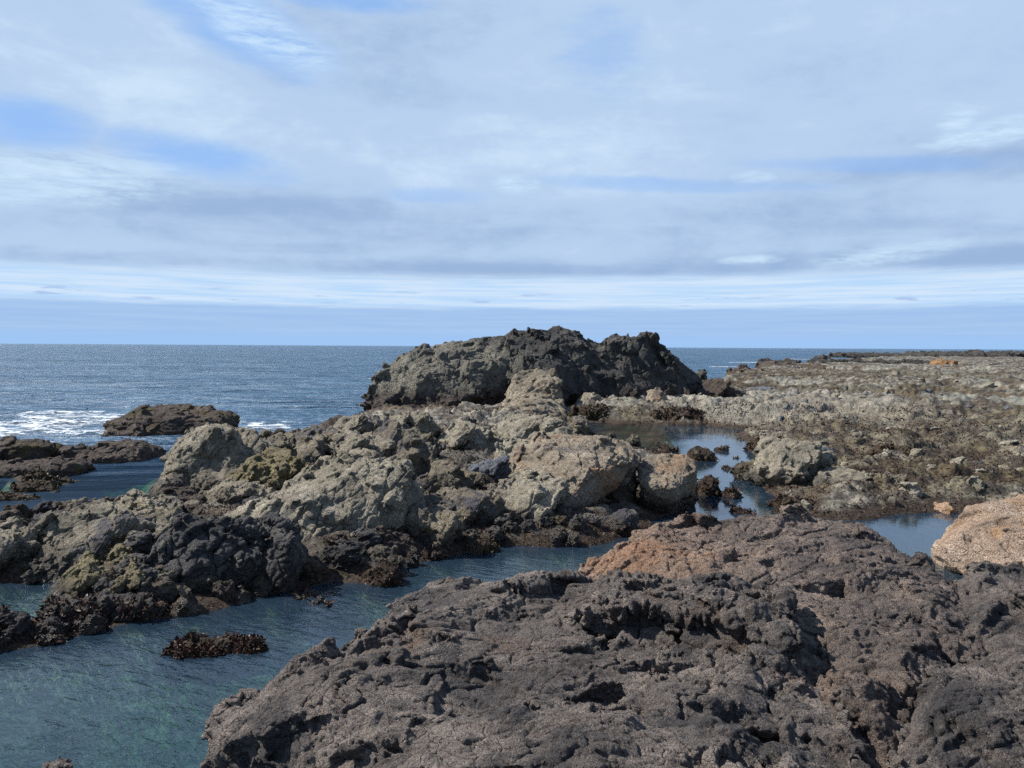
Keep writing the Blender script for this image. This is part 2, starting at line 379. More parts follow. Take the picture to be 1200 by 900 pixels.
# ------------------------------------------------------------------ terrain (reef + seabed)
def poly(pts, z=0.0): return np.array([G(x, y, z)[:2] for x, y in pts])
RIDGE = poly([(-160, 790), (0, 764), (60, 754), (110, 740), (165, 728), (230, 720), (290, 706), (330, 692), (400, 684), (450, 684), (478, 664), (530, 652), (560, 640), (620, 640), (660, 640), (700, 640), (740, 628), (770, 610), (806, 596), (815, 575), (798, 545), (755, 524), (700, 505), (662, 496), (640, 488), (690, 472), (560, 464), (430, 484), (408, 492), (380, 512), (300, 517), (215, 545), (176, 582), (195, 597), (120, 602), (60, 604), (0, 628), (-160, 650)])
GREENPOOL = poly([(-120, 682), (70, 684), (62, 712), (20, 738), (-120, 752)])
REEF = poly([(640, 488), (668, 494), (760, 498), (830, 500), (872, 516), (905, 530), (880, 548), (890, 562), (905, 585), (930, 606), (1000, 612), (1050, 606), (1068, 602), (1105, 599), (1140, 601), (1250, 604), (1800, 640), (2600, 470), (2600, 422), (1200, 415), (1060, 419), (985, 424), (930, 430), (885, 436), (850, 444), (835, 450), (790, 462), (700, 470)])
POOL1 = poly([(664, 499), (700, 496), (760, 498), (828, 501), (890, 505), (838, 512), (800, 519), (850, 538), (888, 545), (872, 560), (905, 588), (935, 614), (812, 618), (810, 596), (840, 578), (845, 560), (826, 548), (785, 538), (760, 528), (715, 516)])
POOL2 = poly([(1108, 541), (1122, 538), (1142, 539), (1148, 545), (1135, 550), (1115, 547)], 0.0)
POOL3 = poly([(838, 452), (862, 450), (866, 456), (846, 459)], 0.0)
LEFTR = [poly([(-60, 515), (20, 509), (52, 520), (62, 535), (95, 540), (103, 560), (70, 585), (20, 600), (-60, 606)])]

SMALLPOOLS = [(1020, 470, 2.2, 3.5), (960, 452, 3.5, 6), (1150, 462, 3, 5), (1075, 446, 5, 8), (1180, 512, 1.2, 1.6), (1015, 500, 1.0, 1.8), (905, 458, 2.0, 4), (1120, 437, 8, 12), (985, 437, 7, 10)]
def sdf(x, y, pg):
    n = len(x); d = np.full(n, 1e18); ins = np.zeros(n, bool); k = len(pg)
    for i in range(k):
        a = pg[i]; b = pg[(i + 1) % k]; e = b - a
        wx = x - a[0]; wy = y - a[1]; t = np.clip((wx * e[0] + wy * e[1]) / (e @ e), 0, 1)
        d = np.minimum(d, (wx - e[0] * t) ** 2 + (wy - e[1] * t) ** 2)
        c = (a[1] > y) != (b[1] > y)
        if e[1] != 0: ins ^= c & (x < e[0] * (y - a[1]) / e[1] + a[0])
    d = np.sqrt(d); return np.where(ins, d, -d)

def terr(x, y):
    """height of reef and seabed, and the shore distance"""
    p = P3(x, y).astype(f32); dist = np.hypot(x, y)
    w = fbm(p / 1.7, 4, 90) ; w2 = fbm(p / 0.45, 3, 91)
    kk = np.clip(dist / 22, 0.45, 2.5)
    sR = sdf(x, y, REEF); sM = sdf(x, y, RIDGE); sL = np.max([sdf(x, y, q) for q in LEFTR], 0) - 1.6
    pool = np.max([sdf(x, y, q) for q in (GREENPOOL, POOL1, POOL2, POOL3)], 0)
    for (ex, ey, rx, ry) in SMALLPOOLS:
        ge = G(ex, ey, 0.0); pool = np.maximum(pool, (1 - np.sqrt(((x - ge[0]) / rx) ** 2 + ((y - ge[1]) / ry) ** 2) + .35 * w) * min(rx, ry))
    s = np.maximum(np.maximum(sR, sM), sL) + 0.55 * w * kk + 0.16 * w2 * kk
    s = np.where(pool > -1.2, np.minimum(s, -pool * 1.0 + 0.1 * w2), s)
    pr = p + 0.5 * w[:, None]
    big = fbm(pr / 9.0, 4, 93); mid_ = fbm(pr / 2.2, 4, 94, 0.5, 1); sm = fbm(pr / 0.5, 4, 95, 0.6)
    ridge_ = sM > sR
    hin = 0.40 + 0.34 * big - np.where(ridge_, 0.20, 0.0)
    hin = hin * (1 - 0.35 * sstep(60, 160, dist))
    far = sstep(60, 220, dist)
    h_land = hin * (1 - np.exp(-np.maximum(s, 0) / np.where(ridge_, 0.5, 1.4))) + np.clip(s, 0, 1.5) / 1.5 * (0.26 * mid_ + 0.13 * sm + 0.05 * fbm(pr / 0.16, 3, 97, .6) + 0.30 * facets(pr / 1.3, 98) + 0.12 * facets(pr / 0.42, 99) + sstep(25, 45, dist) * 0.6 * np.maximum(fbm(pr / 6, 4, 100, .55, 1) - 0.25, 0) + far * (0.7 * np.maximum(fbm(pr / 22, 5, 96, .55, 1) - 0.12, 0)))
    deep = np.where((sM < -18) & (sR < -6), 5.0, 1.25)
    h_sea = -deep * (1 - np.exp(np.minimum(s, 0) / (1.3 * np.sqrt(deep)))) + np.clip(-s, 0, 1) * (0.12 * mid_ + 0.05 * sm)
    return np.where(s > 0, h_land, h_sea), s

def polar(naz, azmax, rs):
    az = np.linspace(-azmax, azmax, naz); A, R = np.meshgrid(az, rs)
    nr = len(rs); x = (R * np.sin(A)).ravel(); y = (R * np.cos(A)).ravel()
    i = np.arange(nr * naz).reshape(nr, naz)
    F = np.stack([i[:-1, :-1], i[:-1, 1:], i[1:, 1:], i[1:, :-1]], -1).reshape(-1, 4)
    return x, y, F
dep = np.concatenate([np.linspace(540, 200, 170)[:-1], np.linspace(200, 60, 300)[:-1], np.linspace(60, 5, 360)[:-1], np.geomspace(5, 0.08, 50)])
RS = 4 * FPX / dep
x, y, F = polar(1250, math.radians(44), RS)
h, s_ = terr(x, y)
V = P3(x, y, 0); V[:, 2] = h
mt, t = new_mat('reef_ground')
geo = t.n('ShaderNodeNewGeometry'); pos = geo.outputs['Position']; nz = t.n('ShaderNodeSeparateXYZ', {0: pos}).outputs[2]
n1 = t.noise(pos, 0.22, 9, 0.6, 0.6); n2 = t.noise(pos, 1.6, 8, 0.68, 0.4); n3 = t.noise(t.vscale(pos, (0.6, 1, 1)), 0.07, 8, 0.6); n4 = t.noise(pos, 14, 6, 0.7)
c = t.mix(t.mapr(n2, 0.42, 0.6), (0.060, 0.054, 0.045), (0.245, 0.225, 0.185))
c = t.mix(t.math('MULTIPLY', t.mapr(n3, 0.46, 0.6), 0.6), c, (0.165, 0.172, 0.145))
c = t.mix(t.math('MULTIPLY', t.mapr(n1, 0.47, 0.56), 0.85), c, t.mix(t.mapr(n2, 0.42, 0.6), (0.030, 0.019, 0.014), (0.085, 0.062, 0.034)))
c = t.mix(t.math('MULTIPLY', t.mapr(t.noise(t.vadd(pos, (7, 3, 1)), 0.5, 7, 0.7), 0.56, 0.64), 0.75), c, (0.032, 0.024, 0.022))
def zone(px, py, rx, ry, lo=1.5):
    g = G(px, py, .3); q = t.n('ShaderNodeVectorMath', {0: t.vadd(pos, (-g[0], -g[1], 0)), 1: (1 / rx, 1 / ry, 0)}, operation='MULTIPLY').outputs[0]
    l = t.n('ShaderNodeVectorMath', {0: q}, operation='LENGTH').outputs['Value']
    return t.mapr(t.math('ADD', l, t.math('MULTIPLY', t.math('SUBTRACT', t.noise(pos, .5, 7, .7), .5), 3.2)), lo, .5)
wz = t.math('MAXIMUM', t.math('MAXIMUM', zone(1085, 505, 8, 10), t.math('MAXIMUM', zone(1180, 500, 8, 8), t.math('MAXIMUM', zone(960, 462, 14, 5), t.math('MAXIMUM', zone(750, 488, 6, 2.5), zone(870, 500, 4, 3))))), t.math('MAXIMUM', zone(1000, 442, 22, 14), zone(1130, 560, 6, 4)))
wr = t.math('MAXIMUM', zone(250, 640, 5, 2.5), t.math('MAXIMUM', zone(600, 590, 4, 4), zone(430, 540, 6, 8)))
c = t.mix(t.math('MULTIPLY', wr, .8), c, t.mix(t.mapr(n2, .4, .62), (0.028, 0.023, 0.02), (0.085, 0.075, 0.062)))
c = t.mix(t.math('MULTIPLY', wz, .62), c, t.mix(t.mapr(n2, .4, .62), (0.030, 0.021, 0.015), (0.085, 0.070, 0.034)))
c = t.mix(t.math('MULTIPLY', t.math('MAXIMUM', zone(880, 478, 8, 9), zone(960, 495, 5, 5)), .42), c, t.mix(t.mapr(n4, .4, .6), (0.16, 0.145, 0.115), (0.36, 0.335, 0.28)))
c = t.mix(1.0, c, t.n('ShaderNodeCombineColor', {i: t.mapr(n4, 0.3, 0.7, 0.4, 1.65, False) for i in range(3)}).outputs[0], 'MULTIPLY')
zz = t.math('ADD', nz, t.math('MULTIPLY', t.math('SUBTRACT', n2, 0.5), 0.5))
c = t.mix(t.mapr(zz, 0.30, 0.10), c, t.mix(t.mapr(n4, 0.4, 0.6), (0.016, 0.011, 0.008), (0.06, 0.042, 0.028)))
sea = t.mix(t.mapr(n2, 0.4, 0.62), (0.075, 0.13, 0.045), (0.28, 0.33, 0.16)); sea = t.mix(t.mapr(t.noise(pos, 0.6, 5), 0.5, 0.62), sea, (0.03, 0.035, 0.02))
c = t.mix(t.mapr(nz, -0.02, -0.16), c, sea)
bp = t.n('ShaderNodeBump', {'Strength': 0.8, 'Distance': 0.06, 'Height': t.math('ADD', n4, t.math('MULTIPLY', n2, 1.5))})
p = t.n('ShaderNodeBsdfPrincipled', {'Base Color': c, 'Roughness': 0.85, 'Specular IOR Level': 0.25, 'Normal': bp.outputs[0]})
t.n('ShaderNodeOutputMaterial', {'Surface': p.outputs[0]})
tag(link('reef_ground', mesh_from('reef_ground', V, F), mt), 'low rocky reef flat with pools, running down under the sea', None, None, 'structure')
print('terrain', time.time() - T0)

# ------------------------------------------------------------------ sea
wd = np.concatenate([np.linspace(560, 60, 380)[:-1], np.linspace(60, 4, 420)[:-1], np.geomspace(4, 0.05, 40)])
x, y, F = polar(560, math.radians(55), 4 * FPX / wd)
pp = P3(x, y).astype(f32); r = np.hypot(x, y)
amp = np.clip((r - 22) / 30, 0, 1) * np.where(x < 12 + 0.05 * y, 1.0, 0.35)
q = np.stack([x * 0.35 + y * 0.05, y, 0 * x], 1).astype(f32)
zw = amp * (0.10 * fbm(q / 5.0, 3, 201) + 0.16 * fbm(q / 17.0, 2, 207)) * np.clip(1 - r / 900, 0.0, 1)
V = np.stack([x, y, zw], 1); n0 = len(V)
nb = 560; nr = len(wd)
# close the body of water: a floor and four side strips
Vb = V.copy(); Vb[:, 2] = -14.0
per = np.concatenate([np.arange(nb), np.arange(1, nr) * nb + nb - 1, (nr - 1) * nb + np.arange(nb - 2, -1, -1), np.arange(nr - 2, 0, -1) * nb])
m_ = len(per); Vp = V[per].copy(); Vp[:, 2] = -14.0
side = np.stack([per, n0 + np.arange(m_), n0 + (np.arange(m_) + 1) % m_, np.roll(per, -1)], 1)
ctr = np.array([[0, 40000.0, -14.0]])
flo = np.stack([n0 + np.arange(m_), np.full(m_, n0 + m_), np.full(m_, n0 + m_), n0 + (np.arange(m_) + 1) % m_], 1)
me = bpy.data.meshes.new('sea')
bot = [(n0 + k, n0 + m_, n0 + (k + 1) % m_) for k in range(m_)]
VV = np.concatenate([V, Vp, ctr]); FF = np.concatenate([F, side])
me = bpy.data.meshes.new('sea'); tot = FF.size + 3 * m_
me.vertices.add(len(VV)); me.vertices.foreach_set('co', VV.astype(f32).ravel())
me.loops.add(tot); me.loops.foreach_set('vertex_index', np.concatenate([FF.ravel(), np.array(bot).ravel()]).astype(np.int32))
me.polygons.add(len(FF) + m_)
me.polygons.foreach_set('loop_start', np.concatenate([np.arange(len(FF)) * 4, FF.size + np.arange(m_) * 3]).astype(np.int32))
me.update(calc_edges=True); me.polygons.foreach_set('use_smooth', np.ones(len(FF) + m_, bool))
mt, t = new_mat('sea_water')
geo = t.n('ShaderNodeNewGeometry'); pos = geo.outputs['Position']; sx = t.n('ShaderNodeSeparateXYZ', {0: pos})
dist = t.n('ShaderNodeVectorMath', {0: t.vscale(pos, (1, 1, 0))}, operation='LENGTH').outputs['Value']
open_ = t.math('MULTIPLY', t.mapr(dist, 20, 38), t.mapr(t.math('SUBTRACT', sx.outputs[0], t.math('MULTIPLY', sx.outputs[1], 0.12)), 3.0, -3.0))
open_ = t.math('MAXIMUM', open_, t.mapr(dist, 60, 90))
rip = t.n('ShaderNodeVectorRotate', {'Vector': pos, 'Axis': (0, 0, 1), 'Angle': 0.5}, rotation_type='AXIS_ANGLE').outputs[0]
r1 = t.noise(t.vscale(rip, (0.55, 1.5, 1)), 4.2, 4, 0.55, 0.6); r2 = t.noise(t.vscale(rip, (0.7, 1.3, 1)), 13, 3, 0.55, 0.3)
calm = t.math('MULTIPLY', t.mapr(t.noise(pos, 0.35, 3), 0.35, 0.65, 0.35, 1.0), t.mapr(sx.outputs[1], 11.0, 17.0, 1.0, 0.10))
hs = t.math('MULTIPLY', t.math('ADD', t.math('MULTIPLY', r1, 0.045), t.math('MULTIPLY', r2, 0.012)), calm)
ho = t.math('ADD', t.math('MULTIPLY', t.noise(t.vscale(pos, (0.5, 1, 1)), 1.0, 5, 0.6, 0.4), 1.1), t.math('ADD', t.math('MULTIPLY', t.noise(t.vscale(pos, (0.35, 1, 1)), 0.22, 5, 0.6, .3), 5.5), t.math('MULTIPLY', t.noise(t.vscale(pos, (0.25, 1, 1)), 0.045, 5, 0.6), 16.0)))
gust = t.mapr(t.noise(t.vscale(pos, (0.35, 1, 1)), 0.03, 5, .6), .3, .7, .75, 1.12)
ho = t.math('MULTIPLY', ho, gust)
hh = t.math('ADD', t.math('MULTIPLY', hs, t.math('SUBTRACT', 1.0, open_)), t.math('MULTIPLY', ho, open_))
bp = t.n('ShaderNodeBump', {'Strength': 1.0, 'Distance': 1.0, 'Height': hh})
fr = t.n('ShaderNodeFresnel', {'IOR': t.mapr(open_, 0, 1, 1.45, 1.36), 'Normal': bp.outputs[0]}).outputs[0]
gl = t.n('ShaderNodeBsdfGlossy', {'Color': (1, 1, 1, 1), 'Roughness': t.mapr(open_, 0, 1, 0.05, 0.2), 'Normal': bp.outputs[0]})
teal = t.mapr(t.math('ADD', sx.outputs[1], t.math('MULTIPLY', t.noise(pos, 0.5, 3), 3.0)), 11.5, 8.0)
body = t.mix(open_, t.mix(teal, (0.044, 0.088, 0.145), (0.036, 0.096, 0.120)), (0.046, 0.108, 0.185))
df = t.n('ShaderNodeBsdfDiffuse', {'Color': body, 'Normal': bp.outputs[0]})
tr = t.n('ShaderNodeBsdfTransparent', {'Color': (0.93, 0.98, 0.96, 1)})
inner = t.n('ShaderNodeMixShader', {0: t.mapr(open_, 0, 1, 0.27, 0.95), 1: tr.outputs[0], 2: df.outputs[0]})
sh = t.n('ShaderNodeMixShader', {0: fr, 1: inner.outputs[0], 2: gl.outputs[0]})
ab = t.n('ShaderNodeVolumeAbsorption', {'Color': (0.18, 0.62, 0.60, 1), 'Density': 0.6})
t.n('ShaderNodeOutputMaterial', {'Surface': sh.outputs[0], 'Volume': ab.outputs[0]})
tag(link('sea', me, mt), 'blue sea and the calm green channel between the rocks', None, None, 'structure')
print('sea', time.time() - T0)

# ------------------------------------------------------------------ seaweed fronds
def fronds(V, N, n_blades, size, rng, width=0.28):
    """one mesh of many small drooping blades standing on the points V with normals N"""
    k = len(V); up = np.array([0, 0, 0.25])
    d = N * 0.55 + rng.normal(size=(k, 3)) * 0.8 + up * 0.4; d /= np.linalg.norm(d, axis=1)[:, None]
    sd = np.cross(d, rng.normal(size=(k, 3))); sd /= np.maximum(np.linalg.norm(sd, axis=1)[:, None], 1e-6)
    L = (size * (0.5 + rng.rand(k)))[:, None]; W = L * width * (0.6 + 0.8 * rng.rand(k)[:, None])
    bend = rng.normal(size=(k, 3)) * 0.35 + np.array([0, 0, -0.35])
    a = V - d * L * 0.1; b = V + d * L * 0.5 + bend * L * 0.15; c = V + d * L * 0.8 + bend * L * 0.5
    P = np.stack([a - sd * W * 0.3, a + sd * W * 0.3, b - sd * W * 0.6, b + sd * W * 0.6, c - sd * W * 0.25, c + sd * W * 0.25], 1).reshape(-1, 3)
    i = (np.arange(k) * 6)[:, None]
    F = np.concatenate([i + np.array([[0, 1, 3, 2]]), i + np.array([[2, 3, 5, 4]])])
    return P, F

# ------------------------------------------------------------------ rocks
FINE = 1.0
def finish(name, label, cat, V, F, mat, group=None, weed=None, zcut=-0.7, seed=0):
    keep = V[:, 2] > zcut
    V, F = cull(V, F, keep)
    c = np.array([V[:, 0].mean(), V[:, 1].mean(), max(V[:, 2].min(), -0.5)])
    o = link(name, mesh_from(name, V - c, F), M[mat], None, tuple(c))
    tag(o, label, cat, group)
    if weed:
        rng = np.random.RandomState(seed + 77); N = normals(V, F)
        z0, z1, dens, size, wm = weed
        nn = fbm(V * 1.7 + 5, 3, seed + 40)
        ok = (V[:, 2] > z0) & (V[:, 2] < z1 + 0.35 * nn) & (N[:, 2] > -0.5) & (nn > -0.25)
        fc = V[F]; ar = np.linalg.norm(np.cross(fc[:, 2] - fc[:, 0], fc[:, 3] - fc[:, 1]), axis=1) / 2
        ar = ar * ok[F[:, 0]]
        n = int(min(dens * ar.sum(), 30000))
        if n > 10:
            ix = rng.choice(len(F), n, p=ar / ar.sum())
            P, Q = fronds(V[F[ix, 0]], N[F[ix, 0]], 1, size, rng)
            tag(link('seaweed', mesh_from('seaweed', P - c, Q, False), M[wm], o), None, None, None, 'stuff')
    return o

NROCK = 0; WID = 1.25
def rock(name, label, cx, w, ytop, Yc, depth, mat='pale', cat='rock', zb=-0.6, seed=None, lumps=3, yaw=0.0, box=0.7, lean=(0, 0), group=None, weed=None, sk=None, px=1.0, extra=None, slope=0.0, jit=0.2, ribs=None):
    """cx, w, ytop in photo pixels; Yc, depth in metres"""
    global NROCK
    NROCK += 1; seed = NROCK if seed is None else seed
    rng = np.random.RandomState(seed * 7 + 1)
    c = D(cx, 500, Yc); top = D(cx, ytop, Yc)[2]; wm = w / FPX * Yc * WID; hgt = top - zb
    bedr = (sk or {}).get('bed', BED)
    hs = [dome((c[0], Yc, zb), wm, depth, hgt, rng, 17, box, yaw, lean, jit)]
    cy, sy = math.cos(yaw), math.sin(yaw)
    for k in range(lumps):
        a = rng.uniform(0, 6.28); rr = rng.uniform(0.3, 0.62); s = rng.uniform(0.38, 0.62)
        lx, ly = math.cos(a) * wm / 2 * rr, math.sin(a) * depth / 2 * rr
        hh = hgt * rng.uniform(0.55, 0.92) * (1 - slope * math.cos(a) * rr)
        hs.append(dome((c[0] + lx * cy - ly * sy, Yc + lx * sy + ly * cy, zb), wm * s, depth * s, hh, rng, 12, box, yaw + rng.uniform(-.6, .6), lean))
    if ribs is None: ribs = 0 if mat in ('mussel', 'weedy', 'blue', 'cobble') else 5
    ext = min(wm, depth * 1.4, hgt * 2.2)
    for k in range(ribs):
        tt = -0.42 + 0.84 * (k + rng.uniform(.2, .8)) / ribs; ln = math.sqrt(max(0.1, 1 - (1.9 * tt) ** 2))
        hl = np.array([rng.uniform(.38, .58) * max(wm, depth) * ln, rng.uniform(.30, .50) * ext * ln, rng.uniform(.05, .10) * ext])
        cc = np.array([c[0], Yc, zb + hgt * rng.uniform(.42, .60)]) + bedr[2] * tt * ext * 0.95 + bedr[0] * rng.normal() * .07 * ext
        pts = []
        for a_ in (-1, 1):
            for b_ in (-1, 1):
                for n_ in (-1, 1):
                    u_ = np.array([a_, b_, n_]) * rng.uniform(.72, 1.0, 3) * hl
                    pts.append(cc + bedr.T @ u_)
        pts = np.array(pts); pts[:, 2] = np.minimum(pts[:, 2], top + rng.uniform(-.12, .03) * hgt); hs.append(hull([tuple(v_) for v_ in pts]))
    for e in (extra or []): hs.append(e)
    V, Fs = join(hs)
    vox = max(0.011, Yc / FPX * 1.15 * px * FINE)
    V, F = voxel_remesh(V, Fs, vox * 1.5, 1)
    sz = np.clip((wm * depth * max(top, 0.3)) ** (1 / 3) / 1.6, 0.3, 2.2)
    kw = dict(seed=seed, size=sz, lump=0.07 * sz, crack=0.04 * sz, cell=0.09 * sz, ridge=0.020 * sz, rs=0.35 * sz, fine=max(0.008, vox * 0.36), fs=max(0.10, vox * 4), voxel=vox)
    kw.update(sk or {})
    V, F = sculpt(V, F, **kw)
    return finish(name, label, cat, V, F, mat, group, weed, zb + 0.02, seed)

MUS = dict(bub=0.045, bs=0.13)
WEED = (0.02, 0.28, 420, 0.085, 'weed'); WEEDLOW = (0.0, 0.2, 420, 0.08, 'weed')
gR = 'boulders of the rocky ridge'
R = lambda *a, **k: rock('boulder', *a, group=gR, **k)

# --- ridge, nearest row along the channel
R('low pale boulder at the left end of the ridge beside the small green pool', -8, 110, 612, 13.9, 2.3, 'pale', weed=WEEDLOW, sk=dict(cs=(1.2, .6, .4)))
R('long pale boulder with purple mussel patches on its back, above the small green pool', 128, 178, 599, 14.4, 2.2, 'pale', lumps=4, yaw=0.12)
R('small pale boulder on the ridge crest behind the mussel patched long boulder', 88, 92, 590, 17.0, 1.6, 'pale_clean', lumps=2)
R('pale boulder on the ridge crest between the brown islet and the dark mussel mass', 195, 95, 586, 17.2, 1.7, 'pale')
R('low ochre tipped ridge running up from the left green pool', 122, 128, 660, 12.0, 1.1, 'lichen', yaw=0.45, weed=WEEDLOW)
R('dark lumpy mussel crusted boulder standing over the channel', 232, 150, 604, 12.7, 1.7, 'mussel', sk=MUS, lumps=6)
R('dark mussel crusted shoulder joining the lumpy mass to the big pale boulder', 318, 92, 612, 12.9, 1.7, 'mussel', sk=MUS, lumps=4)
R('dark flat topped boulder behind the lumpy mussel mass', 282, 128, 597, 14.3, 1.8, 'mussel', sk=MUS, lumps=3)
R('rounded dark boulder low down between the mussel mass and the pale rounded rock', 370, 46, 650, 13.2, 0.8, 'mussel', sk=MUS, weed=WEEDLOW)
R('rounded pale topped boulder just behind the little kelp rock in the channel', 424, 84, 641, 13.8, 0.95, 'grey', sk=MUS)
R('little kelp fringed rock at the end of the low ledge in the channel', 440, 60, 664, 12.9, 0.65, 'weedy', weed=(0.0, 0.4, 500, 0.07, 'weed'), sk=MUS, zb=-0.5)
R('low pale barnacled ledge lying in the channel water', 362, 80, 697, 12.15, 0.5, 'grey', yaw=0.5, zb=-0.4, sk=dict(bub=0.03, bs=0.1), weed=WEEDLOW)
R('low ochre stone half awash under the mussel crusted shoulder', 328, 50, 690, 12.6, 0.5, 'lichen', zb=-0.4)
R('pinkish wedge of rock leaning under the lumpy mussel boulder', 212, 32, 683, 11.45, 0.45, 'block', zb=-0.5, lumps=1)
R('dark upright fin of rock left of the pinkish wedge', 168, 60, 664, 11.7, 0.7, 'mussel', sk=MUS, zb=-0.5, lumps=2)
R('small grey stone under the mussel crusted mass by the channel', 282, 22, 684, 11.95, 0.35, 'pale_clean', zb=-0.4, lumps=1)
R('low mussel crusted skirt with brown seaweed at the left end of the channel', 82, 100, 704, 10.95, 1.2, 'mussel', sk=MUS, weed=(0.0, 0.36, 500, 0.085, 'weed'), zb=-0.5, lumps=5)
R('low weed hung rock at the left end of the channel below the green inlet', 5, 130, 716, 10.35, 1.0, 'mussel', sk=MUS, weed=(0.0, 0.36, 500, 0.085, 'weed'), zb=-0.5, lumps=4)
R('low mussel crusted skirt at the water under the ochre tipped ridge', 135, 125, 697, 11.25, 0.9, 'mussel', sk=MUS, weed=(0.0, 0.3, 500, 0.08, 'weed'), zb=-0.5, lumps=4)
R('narrow weedy ledge at the waterline below the pinkish wedge', 245, 110, 708, 11.9, 0.7, 'weedy', sk=MUS, weed=(0.0, 0.25, 450, 0.07, 'weed'), zb=-0.5)
# --- second row
P = lambda px, py, Y: tuple(D(px, py, Y))
bigpts = [P(258, 640, 14.4), P(265, 600, 16.2), P(330, 590, 14.6), P(350, 565, 16.5), P(425, 548, 15.5), P(452, 540, 16.0), P(478, 552, 15.2), P(490, 575, 15.6), P(500, 610, 15.9), P(480, 640, 14.9), P(400, 650, 14.1), P(330, 655, 14.0), P(470, 560, 17.2), P(500, 590, 17.2), P(330, 590, 17.6)]
bigpts += [(p_[0], p_[1], -0.5) for p_ in bigpts]
big = hull(bigpts)
R('big pale boulder with a ribbed face and a steep dark right side above the channel', 400, 150, 560, 15.8, 2.0, 'pale_clean', extra=[big], lumps=3, sk=dict(size=1.1, cell=0.13, crack=0.09, lump=.08))
R('round dark boulder in the gap right of the big pale ribbed one', 503, 62, 588, 15.3, 1.3, 'grey', sk=MUS, weed=WEEDLOW)
R('small dark knob of rock at the foot of the big pale ribbed boulder', 464, 30, 620, 14.8, 0.5, 'mussel', sk=MUS)
R('grey boulder with seaweed at its foot left of the ochre block', 560, 72, 574, 16.6, 1.5, 'grey', sk=dict(bub=.03, bs=.15), weed=(0.0, 0.5, 300, 0.08, 'weed'))
R('low brown weedy rock at the water edge before the grey boulder', 566, 58, 632, 15.0, 0.75, 'weedy', weed=(0.0, 0.4, 450, 0.08, 'weed_olive'), zb=-0.5)
R('pale grey slab leaning on the left side of the ochre block', 618, 92, 556, 17.6, 1.9, 'pale_clean', lumps=4)
bp_ = [P(640, 538, 18.4), P(652, 533, 18.2), P(686, 556, 17.4), P(683, 574, 17.4), P(659, 612, 17.1), P(636, 615, 17.3), P(690, 509, 19.3), P(742, 522, 19.0), P(747, 536, 18.5), P(746, 588, 19.7), P(704, 612, 18.5), P(600, 526, 19.4), P(622, 514, 20.2), P(735, 518, 20.2), P(610, 600, 17.8)]
bp_ += [(a[0], a[1] + .15, -0.5) for a in (P(655, 626, 17.1), P(630, 630, 17.2), P(706, 615, 18.6), P(746, 590, 19.8), P(735, 518, 20.2), P(600, 526, 19.6))]
R('large ochre streaked block with a dark overhanging right face', 640, 50, 530, 19.8, 1.2, 'block', extra=[hull(bp_)], lumps=0, ribs=0, sk=dict(size=1.3, cell=.1, crack=.08))
b2 = [P(748, 545, 18.9), P(762, 532, 19.7), P(805, 533, 19.9), P(819, 548, 18.9), P(788, 573, 17.9), P(752, 566, 18.3), P(755, 600, 18.9), P(787, 605, 18.6), P(813, 604, 19.4), P(805, 540, 20.8), P(760, 536, 20.8)]
b2 += [(a[0], a[1] + .1, -0.5) for a in (P(755, 602, 18.9), P(787, 607, 18.7), P(813, 606, 19.4), P(805, 540, 20.8), P(760, 536, 20.8))]
R('smaller pale topped block with a black shaded face beside the pool', 784, 34, 545, 20.0, 1.0, 'block', extra=[hull(b2)], lumps=0, ribs=0, weed=(0.0, 0.35, 350, 0.08, 'weed'))
R('dark weed covered ledge at the foot of the ochre block', 680, 84, 612, 16.4, 0.9, 'weedy', weed=(0.0, 0.5, 450, 0.085, 'weed'), zb=-0.5)
R('knobbly grey stone standing alone before the dark overhang', 731, 36, 597, 16.5, 0.7, 'grey', sk=dict(bub=.035, bs=.12), weed=WEEDLOW, zb=-0.5)
R('weedy low rock right of the pale topped block, at the pool edge', 832, 34, 557, 21.0, 0.9, 'weedy', weed=(0.0, 0.7, 350, 0.1, 'weed'), zb=-0.5)
# --- third row
rib = [P(178, 575, 20.5), P(200, 545, 20.2), P(215, 515, 21.0), P(245, 498, 21.6), P(280, 497, 22.4), P(305, 510, 22.2), P(322, 535, 21.4), P(300, 575, 19.8), P(240, 590, 19.4), P(195, 590, 19.8), P(320, 520, 23.5), P(215, 510, 23.0)]
rib += [(p_[0], p_[1], -0.5) for p_ in rib]
R('tall pale humped boulder with diagonal ribs at the seaward edge', 256, 96, 503, 21.4, 2.6, 'pale', extra=[hull(rib)], lumps=3, sk=dict(size=1.2, cell=.13, crack=.1, cs=(1.6, .7, .25)))
R('small olive boulder at the left foot of the tall ribbed hump', 205, 50, 552, 19.4, 1.0, 'grey')
R('yellow tinged brown boulder in the dip right of the tall ribbed hump', 308, 100, 533, 20.0, 2.2, 'lichen', lumps=4)
R('ochre stained pale boulder between the yellow tinged one and the big ribbed one', 278, 90, 566, 18.2, 1.6, 'pale', lumps=4)
R('long pale back of rock leading up behind the big ribbed boulder', 420, 130, 531, 18.4, 2.2, 'pale', lumps=4)
R('mid brown boulder behind the yellow tinged one, facing the sea', 345, 100, 509, 24.5, 2.6, 'grey', lumps=4)
R('dark overhanging boulder in the middle of the ridge', 486, 54, 510, 22.0, 1.5, 'grey', lumps=3)
R('pale olive boulder left of the dark overhang', 430, 75, 506, 23.5, 2.0, 'pale', lumps=3)
R('green tinged grey boulder in the hollow right of the dark overhang', 528, 64, 541, 20.0, 1.6, 'grey', lumps=3)
R('bluish mussel coated boulder in the middle hollow', 573, 58, 534, 21.0, 1.5, 'blue', sk=MUS, lumps=2)
R('pale boulder over the bluish mussel coated one', 620, 85, 517, 23.0, 1.8, 'pale_clean', lumps=3)
R('grey boulder before the bluish one with a tiny pool at its side', 520, 60, 575, 18.2, 1.2, 'pale', lumps=2)
